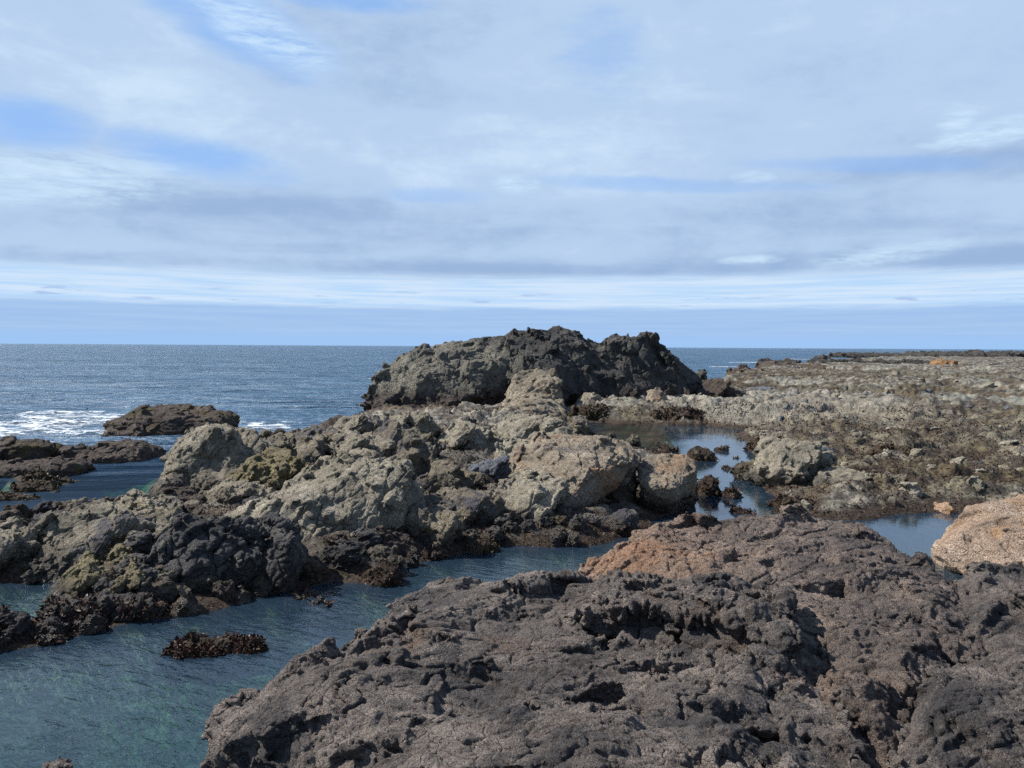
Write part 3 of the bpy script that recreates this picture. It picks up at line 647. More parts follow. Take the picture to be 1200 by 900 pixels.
# --- last row below the outcrop
R('brown humped rock at the sea edge left below the outcrop', 391, 44, 487, 33.0, 2.0, 'ledge')
R('pale olive boulder below the left cliff of the outcrop', 428, 68, 484, 28.0, 2.2, 'pale', lumps=3)
R('greenish boulder below the outcrop, second from its left end', 482, 62, 480, 28.6, 2.2, 'pale', lumps=3)
R('grey knobbly boulder below the dark hollow of the outcrop', 548, 60, 491, 28.0, 2.2, 'pale_clean', lumps=3)
R('broad pale boulder under the middle tower of the outcrop', 615, 90, 488, 30.0, 2.6, 'pale_clean', lumps=4)
R('small pale boulder on the pool bank right under the outcrop', 655, 44, 499, 26.5, 2.0, 'pale', lumps=3)
R('dark grey boulder between the two greenish rows of the ridge', 465, 70, 497, 25.5, 1.8, 'grey', lumps=3)
R('low olive boulder between the sea and the middle of the ridge', 385, 70, 512, 27.0, 2.0, 'pale', lumps=3)
print('ridge', time.time() - T0)

# --- smaller boulders wedged between them: eight kinds, copied
fp = []
for k in range(8):
    rg = np.random.RandomState(900 + k); w_ = rg.uniform(.9, 1.3)
    hs = [dome((0, 0, -0.4), w_, .85, 0.95, rg, 20, .72), dome((rg.uniform(-.3, .3), rg.uniform(-.25, .25), -.4), .6, .6, .75, rg, 14, .72), dome((rg.uniform(-.45, .45), rg.uniform(-.3, .3), -.4), .5, .6, .6, rg, 14, .72)]
    V, Fs = join(hs); V, F = voxel_remesh(V, Fs, 0.028, 1)
    V, F = sculpt(V, F, seed=130 + k, size=.8, lump=.07, crack=.04, cell=.09, ridge=.03, rs=.28, fine=.012, fs=.09, bub=.03 * (k % 2), bs=.12, voxel=.019); V, F = cull(V, F, V[:, 2] > -.39)
    me_ = mesh_from('boulder', V, F); me_.materials.append(M[['grey', 'weedy', 'mussel', 'grey', 'lichen', 'mussel', 'grey', 'ledge'][k]]); fp.append(me_)
rg = np.random.RandomState(41); nf = 0
while nf < 125:
    yy_ = rg.uniform(9.8, 36) if 30 < nf < 62 else rg.uniform(9.8, 16.5); pxx = rg.uniform(-40, 800); xx_ = (pxx - 600) / FPX * yy_
    hx, sx_ = terr(np.array([xx_]), np.array([yy_])); sm_ = sdf(np.array([xx_]), np.array([yy_]), RIDGE)[0]
    if nf >= 62 and sm_ > 1.3: continue
    if sm_ < (0.15 if nf < 62 else .0) or hx[0] < -.05 or sdf(np.array([xx_]), np.array([yy_]), GREENPOOL)[0] > -.4: continue
    o = bpy.data.objects.new('boulder', fp[rg.randint(8)]); col.objects.link(o); q_ = (rg.uniform(.55, 1.0) if nf < 62 else rg.uniform(.35, .7)) * (1.0 if yy_ < 18 else 1.45) * min(1, .55 + sm_ * .5)
    o.location = (xx_, yy_, hx[0] + .02); o.rotation_euler = (rg.normal() * .15, rg.normal() * .15, rg.uniform(0, 6.28)); o.scale = (q_ * rg.uniform(.9, 1.4), q_, q_ * rg.uniform(.7, 1.1)); nf += 1
    tag(o, 'small boulder wedged in a gap between the larger rocks of the ridge', 'boulder', 'small boulders wedged in the ridge gaps')

# --- the big outcrop
def ctrl(pts, back=6.0, zb=-0.6):
    q = [P(*a) for a in pts]; q += [(a[0] * 1.0, a[1] + 0.0, zb) for a in q]
    q += [(a[0], a[1] + back * 0.6, a[2] - 0.5) for a in q if a[2] > 0.5]; q += [(a[0], a[1] + back, zb) for a in q if a[2] < 0]
    return hull(q)
oh = [ctrl([(420, 484, 46.5), (423, 470, 46.5), (450, 428, 48.0), (482, 407, 49.0), (545, 402, 50.0), (500, 440, 46.2), (545, 450, 46.0), (520, 484, 45.2), (470, 486, 45.4), (575, 480, 46.2), (590, 430, 48)], 5),
      ctrl([(520, 404, 50), (560, 400, 50.5), (590, 393, 51), (632, 384, 51.5), (662, 387, 51.5), (690, 397, 51), (712, 410, 50.5), (700, 450, 49), (600, 450, 48.5), (560, 440, 48.5), (640, 420, 48.8)], 5),
      ctrl([(606, 418, 48), (640, 416, 47.6), (662, 436, 47.4), (652, 452, 46.6), (612, 455, 46.8), (600, 486, 45.6), (650, 480, 45.8)], 4),
      ctrl([(700, 408, 51), (712, 396, 51.5), (735, 390, 52), (765, 396, 52), (776, 402, 52), (782, 416, 51.5), (800, 440, 51), (812, 465, 50), (760, 470, 48.8), (700, 470, 48.5), (690, 430, 49.8), (740, 430, 50)], 5),
      ctrl([(780, 430, 53), (800, 424, 53.5), (826, 438, 54), (832, 452, 53.5), (815, 465, 52)], 4),
      ctrl([(660, 425, 49.5), (690, 430, 49), (700, 470, 47.8), (668, 470, 47.8), (640, 450, 48.3)], 4)]
V, Fs = join(oh); V, F = voxel_remesh(V, Fs, 0.085, 1)
OB = frame((0.75, -0.45, 0.35))
V, F = sculpt(V, F, seed=300, size=2.6, lump=0.12, crack=0.22, cell=0.34, cs=(2.4, 1.3, .42), ridge=0.06, rs=1.0, fine=0.030, fs=0.24, bed=OB, fac=.75, fac2=.5, s1k=.8, s2k=.28, fis=.7, fk=.42, voxel=.06)
o = finish('rock_outcrop', 'huge dark rock outcrop rising above the horizon at the end of the ridge', 'rock outcrop', V, F, 'outcrop', None, None, -0.5)

ts = ctrl([(612, 432, 46.9), (650, 432, 46.6), (656, 452, 45.8), (640, 462, 44.6), (660, 470, 44.2), (604, 470, 44.4), (592, 490, 42.6), (645, 489, 42.2), (575, 496, 42.0), (608, 448, 45.8)], 3)
ts2 = ctrl([(625, 462, 43.4), (655, 474, 43.0), (668, 487, 42.0), (600, 484, 42.0), (620, 478, 41.4), (650, 493, 40.8), (585, 496, 40.8)], 3)
V, Fs = join([ts, ts2]); V, F = voxel_remesh(V, Fs, 0.055, 2)
V, F = sculpt(V, F, seed=320, size=1.8, lump=.14, crack=.12, cell=.3, cs=(1.6, 1.2, .3), ridge=.1, rs=.8, fine=.04, fs=.22, bed=frame((.15, -.35, .9)), voxel=.055)
finish('talus_slope', 'pale stepped slope of rock spilling down below the middle tower of the outcrop', 'rock slope', V, F, 'talus', None, None, -.5)
rock('boulder', 'ochre pointed boulder leaning at the right foot of the black outcrop', 771, 22, 450, 47.5, 1.2, 'block', lumps=1, group='boulders round the outcrop')
rock('boulder', 'dark low boulder at the right end of the outcrop', 842, 40, 446, 52, 2.0, 'ledge', group='boulders round the outcrop')
rock('boulder', 'pale block lying below the black right half of the outcrop', 693, 34, 459, 47.0, 1.5, 'pale_clean', lumps=1, group='boulders round the outcrop')
rock('boulder', 'bluish grey hump on the reef flat right of the outcrop', 888, 62, 451, 58, 3.5, 'blue', lumps=2, group='boulders round the outcrop')
print('outcrop', time.time() - T0)

# --- rocks out in the sea at the left
gS = 'weedy rocks off the left shore'
WID = 1.18
L = lambda *a, **k: rock('sea_rock', *a, group=gS, zb=-0.8, ribs=0, **k)
FL = dict(cs=(1.4, 1.0, .25), bed=frame((-0.1, -0.2, 1)))
L('long flat dark slab awash in the surf, farthest out', 212, 146, 478, 36, 5.0, 'ledge', lumps=4, box=.5, sk=FL, jit=.12)
L('low left tail of the far flat slab, met by white surf', 146, 80, 492, 34.5, 3.5, 'ledge', lumps=3, box=.5, sk=FL)
L('flat dark slab alone in the water before the surf', 128, 108, 519, 27, 3.4, 'ledge', lumps=4, box=.5, sk=FL, jit=.12)
L('dark humped slab at the left beside the white surf', 22, 112, 508, 27.5, 3.4, 'ledge', lumps=3, sk=FL)
L('broad purple brown ledge in the middle of the left group', 34, 146, 532, 24, 3.0, 'ledge', lumps=3, box=.55, sk=FL)
L('brown weedy ledge jutting into the water, near end of the left group', 66, 92, 551, 21.5, 2.0, 'weedy', lumps=3, box=.55, sk=FL, weed=(0.0, 1.2, 130, .12, 'weed_olive'))
L('low olive weed shelf nearest the ridge at the left', 5, 115, 575, 20.0, 1.5, 'weedy', lumps=3, box=.55, sk=FL, weed=(0.0, 1.2, 130, .12, 'weed_olive'))
L('small brown rock just left of the flat slab', 84, 36, 540, 25.3, 1.1, 'weedy', lumps=1, sk=FL)
L('small round brown islet behind the pale ridge crest', 133, 44, 583, 19.4, 1.0, 'weedy', lumps=2)
L('tiny dark rock in the white surf, leftmost', 11, 18, 494, 39, 1.0, 'ledge', lumps=0)
L('tiny dark rock in the white surf left of the far slab', 80, 26, 501, 37.0, 1.0, 'ledge', lumps=0)
L('tiny dark rock at the outer edge of the surf', 102, 12, 478, 48, 1.0, 'ledge', lumps=0)
L('lone dark rock far out where a wave breaks', 432, 22, 444, 106, 3.0, 'far', lumps=0)

# --- islet of kelp in the channel
rock('kelp_islet', 'low oblong islet covered with dark red brown kelp in the channel', 238, 130, 746, 10.0, 0.85, 'weedy', 'islet', zb=-0.35, lumps=3, yaw=0.25, box=.6, weed=(0.0, 1.0, 3500, 0.06, 'weed'), sk=dict(crack=.02, cell=.03))
rock('stone', 'rounded brown stone at the bottom edge in the channel', 58, 40, 889, 6.9, 0.4, 'fg', 'stone', zb=-0.2, lumps=0)
rock('stone', 'small pale ochre stone at the foot of the dark foreground rock', 262, 36, 891, 6.6, 0.3, 'orange', 'stone', zb=-0.2, lumps=0)
print('left', time.time() - T0)

# --- reef flat at the right
WID = 1.15
gF = 'boulders on the reef flat'
B = lambda *a, **k: rock('boulder', *a, group=gF, zb=-0.3, **k)
B('large pale boulder with a shaded notch at the pool edge', 926, 78, 517, 22.3, 2.2, 'pale_clean', lumps=3)
B('pale ribbed boulder right of the notch, weed at its foot', 980, 68, 548, 21.2, 1.5, 'pale_clean', lumps=3)
B('pale ribbed boulder half buried in seaweed behind the dark foreground rock', 1032, 52, 552, 21.0, 1.4, 'pale', lumps=3, weed=(0, .6, 200, .1, 'weed'))
B('dark weed topped hump above the ribbed boulders', 1052, 60, 524, 25.5, 2.0, 'weedy', lumps=3, weed=(0, 1.5, 150, .13, 'weed_olive'))
B('grey rounded boulder at the right edge of the reef', 1188, 46, 545, 22.6, 1.5, 'pale_clean', lumps=1)
B('pair of pale boulders on the olive weed, left one', 1103, 22, 494, 38, 1.2, 'cobble', lumps=1)
B('pair of pale boulders on the olive weed, right one', 1119, 18, 495, 38.4, 1.0, 'cobble', lumps=1)
B('broad low pale rock at the top of the weedy bank', 935, 90, 489, 38, 3.0, 'pale_clean', lumps=3)
B('low pale ledge above the large pale boulder', 912, 44, 512, 27.5, 1.6, 'pale_clean', lumps=2)
B('grey flat stone lying behind the large pale boulder', 960, 50, 523, 26, 1.4, 'blue', lumps=1)
B('small pale stone beside the bright tide pool', 1098, 26, 536, 25, 0.9, 'cobble', lumps=1)
B('orange brown stone between pool and orange boulder', 1111, 22, 587, 18.9, 0.5, 'orange', lumps=0)
B('weed hung low rock before the ribbed boulders', 936, 70, 580, 19.3, 1.1, 'weedy', lumps=3, weed=(0, 1, 400, .09, 'weed'))
B('long weed hung bank along the pool before the ribbed boulders', 1010, 110, 583, 19.6, 1.2, 'weedy', lumps=5, weed=(0, 1, 400, .09, 'weed'))
B('small weedy rock standing in the pool behind the reddish rock', 872, 40, 597, 18.6, 0.7, 'weedy', lumps=1, weed=(0, 1, 600, .08, 'weed'))
B('low brown rock in the shallow pool, nearest the pale topped block', 806, 30, 552, 22.0, 0.8, 'weedy', lumps=2, weed=(0, 1, 350, .1, 'weed_olive'))
B('ochre brown rock in the middle of the pool', 822, 44, 523, 27.5, 1.4, 'weedy', lumps=2, weed=(0, .3, 200, .1, 'weed_olive'))
B('dark rock in the pool left of the ochre brown one', 785, 34, 521, 27.2, 1.2, 'weedy', lumps=2, weed=(0, 1, 200, .1, 'weed'))
B('ochre weed rock at the narrows of the pool', 880, 34, 541, 23.5, 1.1, 'lichen', lumps=2, weed=(0, .3, 200, .1, 'weed_olive'))
B('dark knob of weedy rock at the narrows of the pool', 858, 26, 568, 20.6, 0.7, 'weedy', lumps=1, weed=(0, 1, 500, .09, 'weed'))
for k, (px_, py_, w_) in enumerate([(792, 526, 26), (812, 532, 20), (846, 528, 30), (862, 537, 22), (878, 553, 26), (852, 549, 18), (900, 566, 24), (838, 566, 22), (826, 577, 16), (770, 520, 18), (895, 541, 22), (912, 600, 24)]):
    Yk = G(px_, py_)[1]
    rock('weedy_rock', 'low brown weedy rock rising just above the water in the winding pool', px_, w_, py_ - 3 - (k % 3) * 1.5, Yk, w_ / FPX * Yk * .8, 'weedy', 'rock', zb=-.4, lumps=1, group='low weedy rocks in the winding pool', weed=(0, 1, 300, .09, ('weed', 'weed_olive')[k % 2]))
B('weedy mound on the inner bank left of the pale boulder', 905, 60, 511, 30, 2.5, 'weedy', lumps=3, weed=(0, 1, 200, .14, 'weed'))
B('dark red brown weedy mound along the far pool bank', 805, 125, 478, 40.5, 2.2, 'weedy', lumps=5, weed=(0, 1.5, 90, .17, 'weed'))
B('dark weedy mound at the left end of the far pool bank', 705, 84, 474, 42, 2.0, 'weedy', lumps=3, weed=(0, 1.5, 90, .17, 'weed_olive'))
gFar = 'far rocks along the reef edge'
rng = np.random.RandomState(9)
for px_, w_, yt, Y_, mt_, lb in [(912, 60, 422, 190, 'far', 'dark low far rock at the left tip of the reef, in the surf'), (985, 90, 422, 170, 'far', 'dark far ridge of rock above the grey green flat'), (1055, 70, 423, 165, 'far', 'dark far rock with two humps left of the orange one'),
        (1100, 30, 423, 150, 'farorange', 'orange far rock on the reef horizon'), (1162, 14, 424, 150, 'far', 'small dark round far rock right of the orange one'), (1030, 120, 413, 330, 'far', 'long thin dark reef on the horizon, left part'), (1115, 110, 411, 330, 'far', 'long dark reef on the horizon with humps'),
        (1140, 24, 409, 325, 'far', 'highest hump of the dark reef on the horizon'), (1190, 80, 411, 320, 'far', 'dark reef on the horizon at the right edge'), (960, 20, 416, 260, 'far', 'lone small dark rock in the water before the horizon'), (925, 90, 427, 140, 'ledge', 'brown low far rock near the reef tip'), (870, 50, 433, 110, 'ledge', 'brown low rock just right of the outcrop by the sea')]:
    rock('far_rock', lb, px_, w_, yt, Y_, w_ / FPX * Y_ * 0.5, mt_, 'rock', zb=-0.5, lumps=5, group=gFar, px=0.8, sk=dict(cell=.5, crack=.3, size=3, fine=.15, fs=.9))
# scattered cobbles: five kinds, copied
gC = 'pale cobbles scattered over the reef flat'
protos = []
for k in range(5):
    rg = np.random.RandomState(500 + k); V, Fs = dome((0, 0, -0.35), 1.0, 0.8, 0.85, rg, 18, 0.7); V, F = voxel_remesh(np.array(V), Fs, 0.05, 2)
    V, F = sculpt(V, F, seed=60 + k, size=.7, lump=.06, crack=.05, cell=.05, ridge=.03, fine=.02, fs=.25, voxel=.05); protos.append(mesh_from('cobble', V, F))
    protos[-1].materials.append(M[['cobble', 'cobble', 'pale_clean', 'pale', 'blue'][k]])
spots = [(1052, 583), (1068, 575), (1085, 588), (1140, 575), (1160, 585), (1150, 562), (1090, 560), (1075, 545), (1130, 520), (1165, 505), (1180, 525), (1010, 478), (980, 470), (1152, 478), (1085, 470), (1060, 500), (900, 478), (880, 490), (860, 484), (842, 478), (868, 470), (838, 470), (820, 474), (885, 480), (915, 497), (955, 512), (990, 505), (1005, 517), (895, 530), (845, 505), (1040, 540), (1120, 560), (1175, 590), (1190, 580), (930, 470), (1045, 462), (1120, 452), (1160, 455), (780, 476), (740, 479), (720, 477), (760, 481)]
rg = np.random.RandomState(77)
for k in range(70): spots.append((rg.uniform(850, 1199), 465 + 135 * rg.rand() ** 1.3))
for k, (px_, py_) in enumerate(spots):
    g = G(px_, py_, 0.35); hx, sxx = terr(g[:1], g[1:2])
    if sxx[0] < 0.25: continue
    o = bpy.data.objects.new('cobble', protos[k % 5]); col.objects.link(o)
    sz = (rg.uniform(0.18, 0.5) if k > 41 else rg.uniform(.3, .75)) * (g[1] / 24) ** 0.6
    o.location = (g[0], g[1], hx[0] + 0.05 * sz); o.rotation_euler = (rg.normal() * .15, rg.normal() * .15, rg.uniform(0, 6.28)); o.scale = (sz, sz * rg.uniform(.8, 1.2), sz * rg.uniform(.7, 1))
    tag(o, 'small pale cobble lying among weed on the reef flat', 'cobble', gC)
print('right', time.time() - T0)

# --- weed mats on the reef and ridge ground
rg = np.random.RandomState(3)
n = 300000
dd = np.where(rg.rand(n) < .75, rg.uniform(75, 240, n), rg.uniform(200, 390, n)); azs = rg.uniform(-0.62, 0.64, n); rr = 4 * FPX / dd
xx, yy = rr * np.sin(azs), rr * np.cos(azs)
hh, ss = terr(xx, yy)
pm = fbm(P3(xx, yy) * 0.22 + 3, 4, 401)
for zx, zy, zr in [(760, 489, 3), (690, 486, 2.5), (830, 492, 3), (880, 502, 3), (1085, 505, 8), (1180, 505, 7), (1130, 560, 4), (1050, 570, 3), (1160, 540, 5)]:
    gz = G(zx, zy, .3); pm = pm + 0.30 * np.exp(-((xx - gz[0]) ** 2 + (yy - gz[1]) ** 2) / zr ** 2); pm2 = fbm(P3(xx, yy) * 1.1, 3, 402)
ok = (hh > 0.0) & ((pm + 0.35 * pm2 > 0.08) | (ss < 0.9 + 0.6 * pm2)) & (xx > -12)
ok |= (hh > -.02) & (yy < 17.5) & (xx < 4) & (xx > -12) & (sdf(xx, yy, RIDGE) > -.3)
ok &= rg.rand(n) < 0.85
V = P3(xx[ok], yy[ok], hh[ok]); V[:, 2] = hh[ok]
Pq, Fq = fronds(V, np.tile([0, 0, 1.0], (len(V), 1)), 1, 1.0, rg)
# blade length follows how sparse the sampling gets with distance
L_ = (0.05 * (np.hypot(V[:, 0], V[:, 1]) / 18) ** 1.0)
Pq = (Pq.reshape(-1, 6, 3) - V[:, None]) * L_[:, None, None] + V[:, None]; Pq = Pq.reshape(-1, 3)
tag(link('seaweed', mesh_from('seaweed', Pq, Fq, False), M['weed']), 'mats of dark brown seaweed over the wet reef', None, None, 'stuff')
print('weed', len(V), time.time() - T0)

# ------------------------------------------------------------------ foreground rocks
def tps(P_):
    P_ = np.array(P_); n = len(P_); X = P_[:, :2]
    r2 = ((X[:, None] - X[None]) ** 2).sum(-1); K = np.where(r2 > 0, r2 * np.log(r2 + 1e-12), 0) + np.eye(n) * 0.05
    A = np.zeros((n + 3, n + 3)); A[:n, :n] = K; A[:n, n] = 1; A[:n, n + 1:] = X; A[n:, :n] = A[:n, n:].T
    w = np.linalg.solve(A, np.concatenate([P_[:, 2], np.zeros(3)]))
    def f(x, y):
        o = w[n] + w[n + 1] * x + w[n + 2] * y
        for i in range(n):
            r = (x - X[i, 0]) ** 2 + (y - X[i, 1]) ** 2; o = o + w[i] * r * np.log(r + 1e-12)
        return o
    return f

def slab(name, label, ctrl_pts, outline, mat, voxel, edge=0.3, drop=0.35, zb=-0.4, cuts=(), steps=(), seed=0, sk=None, cat='rock', under=None):
    """a ledge of bedrock: surface through the control points, rounded and steep at the outline; cuts = (polyline, width, depth); steps = (polyline, rise)"""
    f = tps(ctrl_pts); pg = np.array(outline)[:, :2]
    g = 0.016; x0, y0 = pg.min(0) - 0.1; x1, y1 = pg.max(0) + 0.1
    xs = np.arange(x0, x1, g); ys = np.arange(y0, y1, g); X, Y = np.meshgrid(xs, ys); sh = X.shape; x = X.ravel(); y = Y.ravel()
    p = P3(x, y).astype(f32)
    s = sdf(x, y, pg) + 0.10 + 0.12 * fbm(p / 0.6, 4, seed + 50)
    z = f(x, y)
    w1 = fbm(p / 0.35, 3, seed + 51); w2 = fbm(p / 0.35 + 9, 3, seed + 52)
    for cpts, wd_, dp_ in cuts:
        c = np.array(cpts)[:, :2]; dm = np.full(len(x), 1e9)
        xw, yw = x + 0.05 * w1, y + 0.05 * w2
        for a, b in zip(c[:-1], c[1:]):
            e = b - a; t_ = np.clip(((xw - a[0]) * e[0] + (yw - a[1]) * e[1]) / (e @ e), 0, 1)
            dm = np.minimum(dm, np.hypot(xw - a[0] - e[0] * t_, yw - a[1] - e[1] * t_))
        wv = wd_ * (0.7 + 0.8 * np.abs(w2))
        z = z - dp_ * (1 - sstep(0.1, 1.25, dm / wv))
    for spg, rise, soft in steps:
        z = z + rise * sstep(-soft, soft, sdf(x + 0.05 * w1, y + 0.05 * w2, np.array(spg)[:, :2]))
    t_ = np.clip(1 - s / edge, 0, 1); z = z - drop * (1 - np.sqrt(np.maximum(1 - t_ ** 2, 0)))
    z = np.where(s > 0, z, zb)
    z = np.maximum(z, zb)
    ny, nx = sh; i = np.arange(nx * ny).reshape(ny, nx)
    Ft = np.stack([i[:-1, :-1], i[:-1, 1:], i[1:, 1:], i[1:, :-1]], -1).reshape(-1, 4)
    Vt = np.stack([x, y, z], 1); Vb = np.stack([x, y, np.full_like(z, zb - 0.12)], 1); n = len(Vt)
    per = np.concatenate([i[0, :-1], i[:-1, -1], i[-1, :0:-1], i[:0:-1, 0]])
    side = np.stack([per, per + n, np.roll(per, -1) + n, np.roll(per, -1)], 1)
    V = np.concatenate([Vt, Vb]); F = np.concatenate([Ft, Ft[:, ::-1] + n, side])
    if under:      # undercut the left wall below a level
        z0_, k_, lim = under; xe = np.interp(V[:, 1], [3.2, 4.2, 5.0, 5.4, 6.2, 7.2], [-.9, -1.2, -2.0, -2.0, -1.5, -.7])
        V[:, 0] += np.minimum(np.maximum(z0_ - V[:, 2], 0) * k_, lim) * (1 - sstep(0.3, 1.6, V[:, 0] - xe))
    V, F = voxel_remesh(V, F, voxel * 1.6, 1)
    kw = dict(voxel=voxel, seed=seed, size=1.0, lump=0.05, crack=0.06, cell=0.10, cs=(1.6, 1.1, .7), ridge=0.014, rs=0.22, fine=0.0135, fs=0.055, bub=0.005, bs=0.03, bed=FGB, fac=.40, fac2=.34, s1k=.8, s2k=.16, oct=4, fk=.5, fis=1.0)
    kw.update(sk or {})
    V, F = sculpt(V, F, **kw)
    V, F = cull(V, F, V[:, 2] > zb + 0.12)
    return finish(name, label, cat, V, F, mat, None, None, -0.35, seed)

FGB = frame((0.25, -0.5, 0.85))
P3p = lambda L_: [P(*a) for a in L_]
silA = [(264, 838, 5.0), (300, 803, 5.2), (340, 786, 5.45), (380, 768, 5.8), (408, 745, 6.0), (450, 712, 6.5), (488, 684, 6.9), (540, 680, 7.1), (590, 692, 7.0), (622, 678, 7.2), (680, 670, 7.4), (730, 668, 7.5)]
inA = [(500, 780, 5.4), (400, 830, 4.9), (600, 740, 6.0), (600, 840, 4.4), (700, 760, 5.7), (750, 700, 6.9), (800, 735, 6.1), (850, 850, 4.3), (880, 705, 6.75), (950, 800, 5.0), (1000, 780, 5.35), (1010, 870, 4.35), (330, 900, 4.25), (600, 900, 3.7), (900, 900, 3.65), (990, 900, 3.9), (290, 890, 4.5), (450, 760, 5.8), (560, 720, 6.3), (680, 720, 6.45)]
flatA = [(-1.6, 2.4, 1.75), (0, 2.4, 2.05), (1.5, 2.4, 2.1)]
outA = P3p([(218, 858, 4.85), (246, 812, 5.2), (290, 792, 5.4), (340, 782, 5.55), (380, 764, 5.9), (408, 741, 6.1), (450, 708, 6.6), (488, 680, 7.05), (540, 676, 7.25), (590, 688, 7.15), (622, 674, 7.4), (680, 668, 7.6), (760, 675, 7.55), (880, 690, 7.1), (940, 700, 6.8), (985, 735, 6.15), (1012, 790, 5.35), (1040, 860, 4.6), (1040, 930, 4.0)]) + [(1.75, 2.1, 2), (-0.7, 2.1, 1.8), (-0.85, 3.4, 1.8), (-1.18, 4.2, 1.8)]
cutsA = [(P3p([(965, 725, 6.3), (990, 770, 5.6), (1015, 820, 5.0), (1035, 890, 4.2)]), 0.13, 0.42), (P3p([(690, 728, 6.3), (740, 737, 6.15), (800, 752, 5.85), (870, 768, 5.55), (935, 790, 5.2)]), 0.11, 0.34),
         (P3p([(548, 735, 6.1), (540, 770, 5.6), (528, 800, 5.2), (515, 840, 4.7), (500, 895, 4.1)]), 0.09, 0.24),
         (P3p([(640, 765, 5.6), (690, 755, 5.75), (720, 735, 6.1)]), 0.06, 0.12),
         (P3p([(430, 700, 6.5), (450, 760, 5.8), (470, 830, 4.9)]), 0.05, 0.06),
         (P3p([(620, 850, 4.3), (680, 820, 4.7), (760, 810, 4.85), (800, 780, 5.3)]), 0.07, 0.09),
         (P3p([(880, 900, 3.7), (900, 850, 4.3), (890, 810, 4.8), (920, 790, 5.1)]), 0.10, 0.26),
         (P3p([(720, 700, 6.8), (800, 715, 6.45), (890, 722, 6.35)]), 0.05, 0.08)]
stepsA = [(P3p([(925, 700, 6.7), (935, 740, 6.0), (935, 785, 5.2), (1060, 800, 5.2), (1060, 690, 7.0)]), -0.22, 0.05), (P3p([(690, 728, 6.3), (740, 737, 6.15), (800, 752, 5.85), (870, 768, 5.55), (935, 790, 5.2), (930, 700, 6.6), (800, 690, 7.0), (700, 690, 7.0)]), 0.20, 0.05),
          (P3p([(300, 900, 4.3), (400, 770, 5.8), (480, 720, 6.4), (545, 745, 6.0), (530, 800, 5.2), (500, 900, 4.0)]), 0.12, 0.06)]
slab('foreground_rock', 'broad dark grey brown rock with a long crack filling the bottom foreground', P3p(silA + inA) + flatA, outA, 'fg', 0.0105, cuts=cutsA, steps=stepsA, seed=600, under=(1.52, 1.15, .55))
silB = [(652, 680, 7.9), (690, 655, 8.4), (745, 622, 8.9), (800, 611, 9.2), (850, 609, 9.4), (890, 611, 9.4), (940, 604, 9.5), (1000, 607, 9.4), (1040, 618, 9.0), (1062, 640, 8.6), (1080, 655, 8.2), (1110, 676, 7.7), (1140, 700, 7.1)]
inB = [(720, 665, 8.0), (800, 660, 8.0), (900, 660, 8.1), (1000, 680, 7.5), (1095, 720, 6.55), (1040, 740, 6.25), (950, 700, 7.0), (1130, 770, 5.8), (1080, 800, 5.4), (1020, 790, 5.4), (1060, 850, 4.75), (960, 640, 8.6), (830, 635, 8.7)]
outB = P3p([(648, 678, 8.0), (690, 651, 8.5), (745, 618, 9.05), (800, 607, 9.35), (850, 605, 9.55), (890, 607, 9.55), (940, 600, 9.65), (1000, 603, 9.55), (1042, 614, 9.15), (1066, 637, 8.7), (1086, 652, 8.3), (1116, 673, 7.75), (1146, 700, 7.1), (1152, 760, 6.0), (1120, 830, 5.05), (1070, 900, 4.2)]) + [tuple(P(1000, 900, 4.1)), tuple(P(940, 780, 5.3)), tuple(P(800, 720, 6.6)), tuple(P(700, 700, 7.2))]
cutsB = [(P3p([(690, 650, 8.4), (780, 640, 8.5), (850, 650, 8.2), (870, 640, 8.5)]), 0.05, 0.08),
         (P3p([(1075, 720, 6.6), (1100, 740, 6.25), (1125, 750, 6.1)]), 0.07, 0.18),
         (P3p([(985, 660, 8.0), (1010, 655, 8.2)]), 0.08, 0.14), (P3p([(935, 680, 7.5), (960, 690, 7.3)]), 0.07, 0.12),
         (P3p([(1040, 730, 6.4), (1060, 790, 5.5), (1050, 850, 4.8)]), 0.06, 0.12)]
slab('foreground_rock', 'reddish brown rock rising behind the dark cracked one, nearest the pool', P3p(silB + inB), outB, 'fgred', 0.0125, cuts=cutsB, seed=640, sk=dict(fine=.024))
cC = [(1046, 870, 4.5), (1062, 850, 4.6), (1100, 780, 5.3), (1150, 745, 5.8), (1200, 735, 6.0), (1260, 730, 6.1), (1130, 850, 4.4), (1200, 820, 4.8), (1060, 900, 4.1), (1200, 900, 4.0), (1300, 850, 4.6), (1120, 800, 5.0)]
oC = P3p([(1040, 880, 4.45), (1058, 846, 4.75), (1098, 775, 5.45), (1150, 740, 5.95), (1200, 730, 6.15), (1330, 725, 6.3), (1400, 900, 4.2)]) + [(2.9, 2.6, 2), (1.95, 2.6, 2), (1.9, 3.6, 2)]
slab('foreground_rock', 'brown rounded rock cut off by the lower right corner', P3p(cC), oC, 'fg', 0.0105, seed=680, sk=dict(fine=.02))
